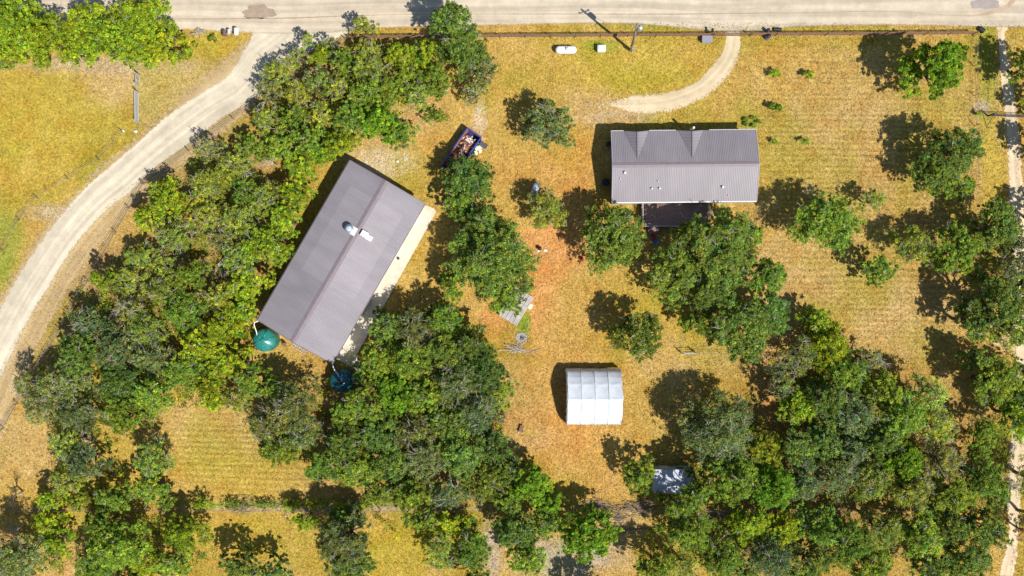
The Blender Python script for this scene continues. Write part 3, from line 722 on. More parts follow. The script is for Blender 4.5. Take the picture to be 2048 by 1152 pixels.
# gas tanks -------------------------------------------------------------------
def gas_tank(px, py, rz, L, R, m, label):
    c = V(px, py, .8); o = empty('propane_tank', (c.x, c.y, 0), rz, label, 'propane tank', 'propane tanks')
    mb = MB(); n = 8; pts = []; rs = []
    for i in range(n + 1):
        a = pi / 2 * i / n; pts.append((-L / 2 + R * (1 - sin(a)), 0, .75)); rs.append(max(.01, R * cos(a)))
    pts = [(-L / 2 + R * (1 - cos(pi / 2 * i / n)), 0, .75) for i in range(n + 1)]; rs = [max(.01, R * sin(pi / 2 * i / n)) for i in range(n + 1)]
    pts2 = [(-p[0], 0, .75) for p in pts[::-1]]; mb.tube(pts + pts2, rs + rs[::-1], 24); mb.build('body', m, o, True)
    MB().lathe([(.19, .72 + R), (.2, .85 + R), (.17, .93 + R), (.05, .96 + R)], 18, (.08, 0, 0)).build('valve_dome', mat('valve_dome_grey', (.5, .5, .48), .5), o, True)
    for s_ in (-1, 1): MB().box(s_ * L * .28, 0, .14, .12, R * 1.5, .32).build('leg', M_STEEL, o)
    MB().tube([(.1, R * .3, .74 + R), (.25, R * .8, .78 + R * .6), (.3, R + .03, .7)], .03, 6).build('hose', M_RUSTP, o)
    return o
gas_tank(1132, 99.5, 0, 2.55, .46, M_WHITE, 'white propane tank lying on the front lawn near the road fence')
gas_tank(1069, 385, radians(72), 2.4, .43, mat('bluish_white_shell', (.62, .70, .82), .4), 'shaded propane tank half under the olive tree in the yard')  # even bluish white tone on this tank
o = empty('well_cover', (*P(1202, 99.5), 0), 0, 'white square well cover on the front lawn right of the propane tank', 'well cover')
MB().box(0, 0, .45, 1.0, .78, .9, bev=.12).build('shell', M_WHITE, o, False)
mb = MB(); mb.box(0, 0, .915, .7, .5, .03, bev=.01); mb.build('lid', M_WHITE, o)
mb = MB()
for x in (.05, .3): mb.tube([(x, .42, 0), (x, .46, .5), (x + .05, .56, .55)], .03, 6)
mb.build('pipe', M_STEEL, o)

# utility pole ------------------------------------------------------------------
def pole():
    b = P(1262, 101); t = P(1275, 47, 10.8); dx, dy = t[0] - b[0], t[1] - b[1]
    o = empty('utility_pole', (*b, 0), 0, 'wooden utility pole with grey transformer standing on the front lawn', 'utility pole')
    at = lambda z: (dx * z / 10.8, dy * z / 10.8, z)
    MB().tube([at(0), at(5), at(10.8)], [.17, .15, .11], 12).build('post', M_POST, o, True)
    a = at(9.2); tr = MB().lathe([(.26, -.5), (.3, -.45), (.3, .4), (.2, .5)], 18, (a[0] + .38, a[1] - .05, a[2])).build('transformer', M_STEEL, o, True)
    mb = MB(); mb.tube([(a[0] + .38, a[1], a[2] + .48), (a[0] + .38, a[1], a[2] + .8)], .05, 8); mb.build('insulator', M_PORC, tr)
    a = at(10.2); mb = MB(); mb.box(a[0], a[1], a[2], 1.3, .09, .1, rz=.3); mb.build('crossarm', M_POST, o)
    for k in (-1, 1):
        MB().lathe([(.04, .0), (.07, .05), (.04, .1), (.07, .15), (.03, .2)], 10, (a[0] + k * .55, a[1] + k * .17, a[2] + .05)).build('insulator', M_PORC, o, True)
    MB().tube([(at(8.6)[0] + .35, at(8.6)[1], 8.7), (at(7)[0] + .8, at(7)[1] + .1, 7.4), (at(6.6)[0] + .15, at(6.6)[1], 6.6)], .025, 6).build('cable', M_BLACK, o)
    MB().box(.05, -.24, 1.5, .35, .2, .6, bev=.02).build('meter_box', M_STEEL, o)
    MB().tube([(-.16, -.12, 0), (-.16, -.12, 3.0)], .04, 8).build('conduit', M_STEEL, o)
pole()

# fences -------------------------------------------------------------------------
def fence(pts, hgt, gap, rails, m, label, name='pipe_fence', rr=.035, pr=.06, tpost=False):
    b = P(*pts[0]); o = empty(name, (*b, 0), 0, label, 'fence')
    W = [Vector((*P(*p), 0)) - Vector((*b, 0)) for p in pts]; rl = MB(); first = None; npost = 0
    for k in range(len(W) - 1):
        A, B = W[k], W[k + 1]; L = (B - A).length; n = max(1, round(L / gap))
        for i in range(n + (k == len(W) - 2)):
            q = A.lerp(B, i / n)
            mbp = MB(); mbp.tube([(0, 0, 0), (random.uniform(-.03, .03), random.uniform(-.03, .03), hgt + .08)], pr, 6)
            p_ = mbp.build('post', m, o); p_.location = q; npost += 1
        for z in rails: rl.tube([A + Vector((0, 0, z)), B + Vector((0, 0, z))], rr, 6)
    rl.build('rail', m, o); return o
M_PIPE = M_RUSTP
fence([(700, 78), (900, 76), (1200, 74), (1421, 73)], 1.35, 3.0, (.35, .62, .88, 1.1, 1.3), M_PIPE, 'rusty pipe fence along the main road left of the driveway gate')
fence([(1500, 72), (1700, 71), (1945, 69)], 1.35, 3.0, (.35, .62, .88, 1.1, 1.3), M_PIPE, 'rusty pipe fence along the main road right of the driveway gate')
fence([(693, 80), (290, 366)], 1.3, 3.2, (.3, .6, .9, 1.2), M_POST, 'wire and post fence slanting along the gravel lane from the road fork', 'post_fence', rr=.02)
fence([(288, 368), (150, 610), (-20, 905)], 1.3, 3.2, (.3, .6, .9, 1.2), M_POST, 'wire and post fence running down the left edge below the bend', 'post_fence', rr=.02)
fence([(-40, 1018), (700, 1018)], 1.2, 3.4, (.4, .8, 1.15), M_POST, 'wire fence along the bottom, left of the dense woods', 'wire_fence', rr=.015)
fence([(704, 1019), (1330, 1019), (1955, 1018)], 1.2, 3.4, (.4, .8, 1.15), M_POST, 'wire fence along the bottom running right to the lower right corner', 'wire_fence', rr=.015)
fence([(1947, 72), (1952, 550), (1956, 1012)], 1.2, 3.4, (.4, .8, 1.15), M_POST, 'wire fence down the right side beside the farm track', 'wire_fence', rr=.015, pr=.045)
fence([(247, 264), (200, 320), (75, 395), (40, 440), (-30, 560)], 1.1, 3.6, (.4, .75, 1.05), M_POST, 'thin wire fence between the left field and the gravel lane', 'wire_fence', rr=.014, pr=.05)
fence([(1392, 706), (1440, 706), (1505, 706)], 1.1, 3.0, (.5, 1.0), M_POST, 'thin wire fence right of the small standing gate', 'wire_fence', rr=.012, pr=.035)
fence([(1000, 1056), (1110, 1060), (1225, 1062), (1300, 1058)], .5, 2.4, (.12, .3), M_POST, 'low broken rail fence beyond the bottom fence', 'rail_fence', rr=.06, pr=.07)
fence([(1516, 412), (1518, 500)], 1.1, 2.2, (.4, .75, 1.05), M_POST, 'short wire fence running down from the lower right corner of the house', 'wire_fence', rr=.014, pr=.04)

def gate(px0, py0, px1, py1, hgt, bars, m, label, posts=True, name='gate', braces=2, pr=.06):
    a = Vector((*P(px0, py0), 0)); b = Vector((*P(px1, py1), 0)); d = b - a; L = d.length
    o = empty(name, a, atan2(d.y, d.x), label, 'gate')
    fr = MB(); r_ = .028
    for z in (.25, hgt): fr.tube([(.08, 0, z), (L - .08, 0, z)], r_ * 1.3, 8)
    for x in (.08, L - .08): fr.tube([(x, 0, .25), (x, 0, hgt)], r_ * 1.3, 8)
    fr.build('frame', m, o)
    bb = MB()
    for i in range(bars): z = .25 + (hgt - .25) * (i + 1) / (bars + 1); bb.tube([(.08, 0, z), (L - .08, 0, z)], r_, 6)
    for i in range(braces): x = L * (i + 1) / (braces + 1); bb.tube([(x, 0, .25), (x, 0, hgt)], r_, 6)
    bb.build('bar', m, o)
    if posts:
        for x in (-.04, L + .04): MB().tube([(x, 0, 0), (x, 0, hgt + .3)], pr, 8).build('post', m, o)
    return o
gate(278, 186, 279, 246, 1.35, 4, M_GATE, 'long grey pipe gate into the left field')
gate(281, 152, 279, 172, 1.3, 2, M_GATE, 'short grey gate panel above the long field gate', braces=1)
gate(1424, 73, 1498, 72, 1.35, 3, M_PIPE, 'rusty double driveway gate on the main road', braces=3)
gate(1363, 706, 1389, 705, 1.4, 1, M_GATE, 'small upright gate frame standing alone on the yard grass', braces=0, pr=.045)
g = gate(1976, 232, 2056, 236, 1.3, 2, M_DTRIM, 'dark pipe gate across the farm track', braces=2, pr=.1)
MB().tube([(0, 0, 1.5), (-.1, -1.3, 0)], .04, 6).build('brace', M_DTRIM, g)
# stone and bucket by the field gate
def rock(px, py, r, m, label, name='rock', cat='rock', sq=.7):
    mb = MB(); n = 10; prof = [(r * sin(pi * i / 6) if 0 < i < 6 else .01, r * sq * (1 - cos(pi * i / 6)) - r * .2) for i in range(7)]
    ph = random.random() * 6
    mb.lathe(prof, n, (0, 0, 0), mod=lambda a, z: 1 + .18 * sin(2 * a + ph) + .12 * sin(5 * a + z * 7 + ph)); o = mb.build(name, m, None, True)
    o.location = (*P(px, py), 0); tag(o, label, cat); return o
M_STONE = mat('pale_stone', (.62, .60, .56), .9, var=.15, scale=5, bump=.3)
rock(272, 263, .24, M_STONE, 'white stone just below the long field gate')
rock(247, 262, .2, M_STONE, 'dusky stone at the fence end left of the white stone')
rock(795, 323, .2, M_STONE, 'pale rock on the bare patch above the workshop')
rock(478, 140, .12, M_STONE, 'tiny pale stone at the verge below the mailboxes') if False else None

# mailboxes
def mailbox(px, py, m, label, s=1.0, lean=0.0):
    o = empty('mailbox', (*P(px, py), 0), radians(90), label, 'mailbox', 'mailboxes at the road fork')
    MB().box(0, 0, .5, .09, .09, 1.0).build('post', M_POST, o)
    mb = MB(); n = 10; w, h_, L = .17 * s, .16 * s, .55 * s
    pr = [(-w, 0), (w, 0)] + [(w * cos(pi * i / n), h_ + w * sin(pi * i / n)) for i in range(n + 1)]
    vs = [(-L / 2, y, 1.0 + z) for y, z in pr] + [(L / 2, y, 1.0 + z) for y, z in pr]; k = len(pr)
    mb.add(vs, [tuple(range(k)), tuple(range(2 * k - 1, k - 1, -1))] + [(i, i + k, (i + 1) % k + k, (i + 1) % k) for i in range(k)])
    b = mb.build('box', m, o); MB().box(L * .2, w + .02, 1.25, .05, .02, .18).build('flag', M_RED, b)
mailbox(478.5, 69, M_WHITE, 'large white mailbox, rightmost of the three at the fork', 1.45)
mailbox(464, 69, mat('faded_white', (.6, .58, .6), .5), 'middle mailbox, pale and smaller, at the fork', 1.0)
mailbox(455, 72, mat('dark_mailbox', (.16, .10, .10), .5), 'dark brown mailbox, leftmost of the three at the fork', 1.2)

# gate-side objects
o = empty('utility_cabinet', (*P(1412, 81), 0), 0, 'grey slab-topped cabinet just left of the driveway gate', 'cabinet')
MB().box(0, 0, .38, 1.1, .66, .76, bev=.02).build('body', M_WALLG, o)
MB().box(0, 0, .79, 1.25, .76, .06, bev=.015).build('lid', mat('grey_lid', (.27, .26, .33), .5), o)
o = empty('mailbox', (*P(1421, 66), 0), 0, 'lone dark mailbox at the fence left of the driveway gate', 'mailbox')
MB().box(0, 0, .5, .1, .1, 1.0).build('post', M_POST, o)
MB().box(0, 0, 1.12, .25, .5, .26, bev=.07).build('box', M_BLACK, o)
bin_('rubbish_bin', 1533, 76, .27, 1.0, mat('blue_bin', (.12, .16, .5), .4), 'blue round bin inside the fence right of the driveway gate', 'bin')
bin_('rubbish_bin', 1533, 63, .2, .8, mat('blue_bin_dark', (.06, .09, .36), .4), 'small blue bin outside the fence right of the driveway gate', 'bin')
def culvert(px, py, px2, py2, r, label):
    a = Vector((*P(px, py), r * .6)); b = Vector((*P(px2, py2), r * .6)); L = (b - a).length; mb = MB(); n = 14
    pts = [a.lerp(b, i / n) for i in range(n + 1)]; rs = [r * (1 + .05 * (i % 2)) for i in range(n + 1)]
    mb.tube([p - Vector((a.x, a.y, 0)) for p in pts], rs, 18, cap=False)
    mb.tube([p - Vector((a.x, a.y, 0)) for p in pts], [q - .03 for q in rs], 18, cap=False)
    o = mb.build('culvert_pipe', M_BLACK, None, True); o.location = (a.x, a.y, 0); tag(o, label, 'pipe')
culvert(1546, 59, 1562, 60, .22, 'black culvert pipe end at the road verge right of the blue bin')
culvert(1957, 57, 1966, 64, .3, 'dark culvert pipe end beside the upper right fence corner')

# dumpster -------------------------------------------------------------------------
def dumpster():
    A = V(949, 265, 1.6); B = V(896, 341, 1.6); c = (A + B) / 2; d = A - B; ang = atan2(d.y, d.x); L = d.length; W = 1.95; Hh = 1.6
    o = empty('dumpster', (c.x, c.y, 0), ang, 'open blue roll-off dumpster full of debris, half under a tree', 'dumpster')
    M_B = mat('dumpster_blue', (.014, .035, .19), .5, var=.2, scale=2); M_IN = mat('rusty_inside', (.36, .12, .06), .8, col2=(.5, .2, .1), scale=2.5)
    t = .06; mb = MB()
    for s_ in (-1, 1): mb.box(0, s_ * (W / 2 - t / 2), Hh / 2 + .08, L, t, Hh - .1)
    for s_ in (-1, 1): mb.box(s_ * (L / 2 - t / 2), 0, Hh / 2 + .08, t, W - 2 * t - .01, Hh - .1)
    mb.box(0, 0, .12, L - .01, W - .01, .08)
    for i in range(9):
        for s_ in (-1, 1): mb.box(-L / 2 + .3 + i * (L - .6) / 8, s_ * (W / 2 + .05), Hh / 2 + .05, .09, .1, Hh - .2)
    mb.build('body', M_B, o)
    r = MB()
    for s_ in (-1, 1): r.box(0, s_ * (W / 2), Hh + .06, L + .1, .14, .1, bev=.02)
    for s_ in (-1, 1): r.box(s_ * (L / 2), 0, Hh + .06, .14, W - .15, .1, bev=.02)
    r.build('rim', mat('dumpster_rim', (.035, .075, .32), .45, var=.15, scale=3), o)
    i_ = MB()
    for s_ in (-1, 1): i_.box(0, s_ * (W / 2 - t - .012), Hh / 2 + .1, L - 2 * t - .05, .015, Hh - .2)
    for s_ in (-1, 1): i_.box(s_ * (L / 2 - t - .012), 0, Hh / 2 + .1, .015, W - 2 * t - .06, Hh - .2)
    i_.build('lining', M_IN, o)
    for s_ in (-1, 1):
        for q in (-1, 1): MB().tube([(s_ * L * .42, q * .8 - .06, .1), (s_ * L * .42, q * .8 + .06, .1)], .1, 12).build('wheel', M_BLACK, o)
    # debris heap inside, uncountable
    cols = [('white_scrap', (.75, .74, .72)), ('wood_scrap', (.52, .33, .17)), ('rust_scrap', (.35, .13, .06)), ('dark_scrap', (.06, .05, .06)), ('pink_scrap', (.55, .36, .32))]
    R = random.Random(5)
    me_v = []; mbs = [MB() for _ in cols]
    base = MB(); base.lathe([(1.0, 0), (.85, .22), (.5, .38), (.05, .42)], 20, (0, 0, .5)); 
    for i in range(330):
        x = R.uniform(-L / 2 + .25, L / 2 - .75); y = R.uniform(-W / 2 + .25, W / 2 - .25); z = .55 + .62 * (1 - (2 * y / W) ** 2) * R.uniform(.45, 1)
        k = R.choices(range(5), (.5 + 5 * (x > 1.4), 5, 9, 4, 1.5))[0]
        lng = R.random() < .5
        mbs[k].box(x, y, z, R.uniform(.5, 1.1) if lng else R.uniform(.15, .42), R.uniform(.06, .14) if lng else R.uniform(.12, .35), R.uniform(.02, .12), rz=R.uniform(0, pi), rx=R.uniform(-.5, .5), ry=R.uniform(-.5, .5))
    h = None
    allm = MB(); mats = []; 
    me = bpy.data.meshes.new('scrap_heap'); vs = []; fs = []; mi = []
    for k, q in enumerate(mbs):
        n = len(vs); vs += q.v; fs += [tuple(j + n for j in f) for f in q.f]; mi += [k] * len(q.f)
    me.from_pydata(vs, [], fs); 
    for nm, c_ in cols: me.materials.append(mat(nm, c_, .8, var=.2, scale=6))
    me.polygons.foreach_set('material_index', mi); me.update()
    hp = bpy.data.objects.new('scrap_heap', me); COL.objects.link(hp); hp.location = (c.x, c.y, 0); hp.rotation_euler = (0, 0, ang)
    tag(hp, 'heap of boards and rusty scrap inside the blue dumpster', 'scrap', kind='stuff')
dumpster()
x, y = P(967, 291)
o = MB().box(0, 0, .45, 1.0, .62, .06, rx=.15, ry=.1, bev=.02).box(0, 0, .21, .8, .5, .36).build('discarded_panel', mat('dark_panel', (.07, .075, .09), .7, var=.3, scale=4)); o.location = (x, y, 0); o.rotation_euler = (0, 0, radians(-32)); tag(o, 'dark grey slab leaning against the right side of the blue dumpster', 'panel')
mb = MB(); R = random.Random(3)
for i in range(14): mb.box(R.uniform(-.38, .38), R.uniform(-.38, .38), R.uniform(.06, .5), R.uniform(.2, .5), R.uniform(.15, .4), R.uniform(.04, .14), rz=R.uniform(0, 3), rx=R.uniform(-.4, .4), bev=.02)
o = mb.build('foam_pile', mat('cream_foam', (.74, .72, .55), .8)); o.location = (*P(955, 302), 0); tag(o, 'cream coloured foam pile beside the blue dumpster under the dark slab', 'pile')

# plank platform ---------------------------------------------------------------------
def platform():
    A = Vector((*P(1066, 594), 0)); B = Vector((*P(1032, 651), 0)); C = Vector((*P(995, 629), 0)); d = A - B; L = d.length; e = C - B; W = e.length
    c = (A + C) / 2; ang = atan2(d.y, d.x)
    o = empty('plank_platform', (c.x, c.y, 0), ang, 'low weathered grey plank platform sticking out from under an oak', 'platform')
    mb = MB(); R = random.Random(2)
    for i in range(5):
        for j in range(3):
            mb.box(-L / 2 + L * (j + .5) / 3, -W / 2 + W * (i + .5) / 5, .42 + R.uniform(-.01, .01), L / 3 * .985, W / 5 * .93, .05, bev=.01)
    mb.build('plank', mat('grey_planks', (.40, .37, .36), .85, var=.22, scale=1.5, bump=.2), o)
    MB().box(0, -W / 2 - .04, .40, L + .02, .05, .12).build('edge_board', mat('pale_edge', (.66, .64, .62), .7), o)
    mb = MB()
    for x in (-1, 0, 1):
        for y in (-1, 1): mb.box(x * L * .45, y * W * .44, .18, .15, .15, .36)
    mb.build('leg', M_POST, o)
platform()
o = MB().box(0, 0, .22, .7, .45, .06, bev=.02).box(0, 0, .1, .5, .3, .2).build('stepping_box', mat('cream_box', (.66, .64, .46), .7, var=.2)); o.location = (*P(1061, 613), 0); o.rotation_euler = (0, 0, 1.0); tag(o, 'small cream box beside the right edge of the plank platform', 'box')

M_BRUSH = mat('grey_brown_brush', (.25, .20, .165), .9, var=.35, scale=4)
# sticks, fire pit
def stick_pile(name, px, py, n, L, spread, m, label, cat, ang=None, h=.3, curve=.3, seed=1):
    R = random.Random(seed); mb = MB()
    for i in range(n):
        a = (R.uniform(0, 2 * pi) if ang is None else ang + R.gauss(0, .35)); l = L * R.uniform(.4, 1); x, y = R.gauss(0, spread), R.gauss(0, spread * .5)
        pts = []; 
        for k in range(5):
            t = k / 4 - .5; pts.append((x + cos(a) * l * t, y + sin(a) * l * t + curve * t * t * R.uniform(-1, 1), .05 + R.uniform(.4, 1) * h * (1 - abs(t))))
        r0 = R.uniform(.015, .05); mb.tube(pts, [r0, r0 * .9, r0 * .8, r0 * .6, r0 * .3], 5)
    o = mb.build(name, m); o.location = (*P(px, py), 0); tag(o, label, cat); return o
stick_pile('branch_pile', 1032, 697, 26, 2.4, .35, M_DEAD, 'pile of pale dry branches on the yard below the plank platform', 'branches', ang=-.15, h=.45, seed=4)
fp = empty('fire_pit', (*P(1043, 676), 0), 0, 'round grey ash fire pit above the branch pile', 'fire pit')
MB().lathe([(.01, .0), (.5, .03), (.72, .01), (.74, -.03)][::-1], 22, mod=lambda a, z: 1 + .08 * sin(3 * a)).build('ash', mat('ash', (.33, .29, .27), .95, var=.3, scale=6), fp)
M_ASHST = mat('sooty_stone', (.30, .25, .21), .9, var=.3, scale=5)
for i in range(13):
    a = i * 2 * pi / 13 + .1; R = random.uniform(.06, .09)
    mb = MB(); mb.lathe([(.02, -.02), (R, 0), (R * 1.1, R * .6), (R * .6, R * 1.1), (.02, R * 1.2)], 7, (.74 * cos(a), .66 * sin(a), 0)); mb.build('stone', M_ASHST, fp, True)
stick_pile('charred_sticks', 1046, 676, 7, .8, .15, M_BARK, 'few dark sticks lying on the ash of the fire pit', 'sticks', h=.15, seed=6)
stick_pile('brush_pile', 400, 66, 22, 1.5, .28, M_DEAD, 'grey dead brush pile near the mailboxes', 'brush', h=.7, seed=9)
stick_pile('fallen_branch', 1066, 702, 3, 2.2, .1, M_DEAD, 'single long bleached stick below the branch pile', 'branch', ang=.25, h=.08, seed=11)
for k, (px, py) in enumerate([(700, 1013), (1200, 1010), (1260, 1013), (1300, 1012), (1400, 1034), (1440, 1030), (1240, 1036), (580, 1012), (480, 1012)]):
    w_ = ['under the dense woods', 'right of the round bright tree', 'left of the small shed', 'just below left of the small shed', 'below right of the small shed', 'well right below the small shed', 'just outside the fence below the shed', 'right end of the clearing', 'below the mown clearing'][k]
    stick_pile('brush_heap', px, py, 42, 1.8, .95, M_BRUSH, 'low heap of dead brush by the bottom fence, ' + w_, 'brush', ang=0, h=.5, seed=20 + k)

# small yard things
o = empty('yard_trolley', (*P(1043, 855), 0), radians(75), 'small rusty hand cart on the grass left of the white shelter', 'cart')
MB().box(-.1, 0, .35, .8, .45, .05).build('tray', M_RUSTP, o)
MB().tube([(.3, -.2, .38), (.75, -.15, .75), (.75, .15, .75), (.3, .2, .38)], .02, 6).build('handle', M_BLACK, o)
for y in (-1, 1): MB().tube([(-.35, y * .26 - .03, .16), (-.35, y * .26 + .03, .16)], .16, 14).build('wheel', M_BLACK, o)
stick_pile('stick_heap', 1040, 862, 8, .5, .12, M_STONE, 'little heap of pale sticks beside the hand cart', 'sticks', h=.2, seed=31)
o = empty('barbecue_kettle', (*P(1079, 497), 0), 0, 'small black kettle grill on orange dirt right of the big oak', 'grill')
MB().lathe([(.02, .25), (.2, .32), (.26, .5), (.2, .64), (.02, .7)], 14).build('bowl', M_BLACK, o, True)
for k in range(3): MB().tube([(.24 * cos(k * 2.1), .24 * sin(k * 2.1), 0), (.12 * cos(k * 2.1), .12 * sin(k * 2.1), .35)], .02, 5).build('leg', M_STEEL, o)
o = rock(1077, 502, .16, M_WHITE, 'white rag lying at the foot of the small kettle grill', 'rag', 'rag', sq=.35)
o = rock(1091, 501, .26, mat('pale_sacking', (.62, .56, .46), .9), 'flat pale sack on orange dirt right of the kettle grill', 'sack', 'sack', sq=.2)
o = rock(1163, 518, .3, mat('terracotta', (.28, .05, .035), .8), 'dark red pot at the lower left foot of the round oak', 'plant_pot', 'pot', sq=.8)
o = rock(1168, 512, .22, mat('terracotta_light', (.5, .2, .12), .8), 'light orange pot beside the dark red pot', 'plant_pot', 'pot', sq=.8)
o = empty('garden_bench', (*P(570, 689), 0), 0, 'small rusty chair on bare ground right of the bright green tank', 'chair')
MB().box(0, 0, .42, .45, .45, .05).build('seat', M_RUSTP, o); MB().box(0, .22, .7, .45, .04, .5).build('backrest', M_RUSTP, o)
for sx in (-1, 1):
    for sy in (-1, 1): MB().box(sx * .19, sy * .19, .2, .03, .03, .4).build('leg', M_BLACK, o)
o.name = 'metal_chair'
o = empty('ladder', (*P(598, 697), 0), radians(-30), 'pale ladder lying along the lower left wall of the workshop', 'ladder')
for y in (-.18, .18): MB().box(0, y, .1, 2.0, .05, .07).build('rail', M_RAIL, o)
mb = MB()
for i in range(7): mb.box(-.85 + i * .28, 0, .1, .04, .31, .03)
mb.build('rung', M_RAIL, o)
stick_pile('bark_chips', 1200, 0, 1, .1, .01, M_DEAD, 'x', 'x') if False else None

# loose stones on the bare patch and right track (uncountable)
def gravel(regs):
    mb = MB(); R = random.Random(8)
    for px, py, rx, ry, n in regs:
        for i in range(n):
            a = R.uniform(0, 2 * pi); q = sqrt(R.random()); x, y = P(px + rx * q * cos(a), py + ry * q * sin(a)); r = R.uniform(.03, .09)
            vs = [(x + r * R.uniform(.7, 1.2) * cos(k * 1.257), y + r * R.uniform(.7, 1.2) * sin(k * 1.257), 0) for k in range(5)] + [(x + r * .1, y, r * .8)]
            mb.add(vs, [(k, (k + 1) % 5, 5) for k in range(5)])
    o = mb.build('loose_stones', M_STONE); tag(o, 'scattered pale stones on the bare patches', 'stones', kind='stuff')
gravel([(770, 325, 60, 30, 260), (960, 240, 14, 30, 60), (2010, 200, 22, 130, 220), (2030, 380, 18, 80, 120), (1240, 210, 60, 20, 120), (1130, 1120, 90, 30, 200), (110, 425, 30, 12, 60)])

# ------------------------------------------------------------------ trees
def unit(n):
    v = RNG.normal(size=(n, 3)); return v / np.linalg.norm(v, axis=1)[:, None]

def foliage_mesh(name, C, crad, per, ls, flat=.8, feather=0.0, tvar=.30, hvar=.15):
    """C: clump centres (n,3), crad: clump radii; per: leaves per clump"""
    n = len(C); k = per
    d = unit(n * k); d[:, 2] = np.where(d[:, 2] < -.35, -d[:, 2], d[:, 2])
    c = np.repeat(C, k, 0); r = np.repeat(crad, k)
    rad = r * (RNG.random(n * k) ** .6) * 1.12 * (1 + feather * RNG.random(n * k) * .6)
    p = c + d * rad[:, None] * np.array((1, 1, flat))
    nr = d * .5 + np.array((0, 0, 1.05)) + RNG.normal(size=(n * k, 3)) * .5
    nr /= np.linalg.norm(nr, axis=1)[:, None]
    t = RNG.normal(size=(n * k, 3)) * (1 - feather * .6) + d * feather * 2; u = t - nr * (t * nr).sum(1)[:, None]; u /= np.linalg.norm(u, axis=1)[:, None] + 1e-9
    w = np.cross(nr, u)
    s = ls * .88 * RNG.uniform(.5, 1.5, n * k); asp = RNG.uniform(.4, .7, n * k) * (1 - .35 * feather)
    U = u * (s * .5)[:, None]; W = w * (s * asp * .5)[:, None]
    v = np.empty((n * k, 4, 3)); v[:, 0] = p - U; v[:, 1] = p + W; v[:, 2] = p + U; v[:, 3] = p - W
    me = bpy.data.meshes.new(name); setmesh(me, v.reshape(-1, 3), np.arange(n * k * 4).reshape(-1, 4))
    tc = np.repeat(1 + RNG.normal(size=n) * tvar, k) * (1 + RNG.normal(size=n * k) * .34); hc = np.repeat(RNG.normal(size=n) * hvar, k) + RNG.normal(size=n * k) * .08
    col = np.stack([tc * (1 + hc * 1.2), tc * (1 + hc * .35), tc * (1 - hc), np.ones(n * k)], 1); col = np.clip(col, .15, 3)
    at = me.color_attributes.new('tint', 'FLOAT_COLOR', 'POINT'); at.data.foreach_set('color', np.repeat(col, 4, 0).astype(np.float32).ravel())
    me.materials.append(M_LEAF)
    return me

def tubes_mesh(name, segs, m, n=5):
    """segs: list of (points array, radii array)"""
    vs = []; fs = []; off = 0; ang = np.arange(n) * 2 * pi / n; ca, sa = np.cos(ang), np.sin(ang)
    for pts, rs in segs:
        pts = np.asarray(pts, float); k = len(pts); d = np.gradient(pts, axis=0); d /= np.linalg.norm(d, axis=1)[:, None] + 1e-9
        ref = np.where(np.abs(d[:, 2:3]) < .9, np.array((0, 0, 1.)), np.array((1., 0, 0))); u = np.cross(d, ref); u /= np.linalg.norm(u, axis=1)[:, None] + 1e-9; w = np.cross(d, u)
        rr = np.asarray(rs)[:, None, None]
        v = pts[:, None, :] + (u[:, None, :] * ca[None, :, None] + w[:, None, :] * sa[None, :, None]) * rr
        vs.append(v.reshape(-1, 3)); i = (np.arange(k - 1)[:, None] * n + np.arange(n)[None, :]); j = (np.arange(k - 1)[:, None] * n + (np.arange(n)[None, :] + 1) % n)
        fs.append((np.stack([i, i + n, j + n, j], -1).reshape(-1, 4)) + off); off += k * n
    me = bpy.data.meshes.new(name); setmesh(me, np.concatenate(vs), np.concatenate(fs)); me.materials.append(m); return me

def limb(a, b, bend=.15, k=5):
    a = np.array(a, float); b = np.array(b, float); t = np.linspace(0, 1, k)[:, None]; L = np.linalg.norm(b - a)
    p = a + (b - a) * t; p += np.sin(t * pi) * RNG.normal(size=3) * L * bend; p[:, 2] += np.sin(t[:, 0] * pi) * L * .08
    return p

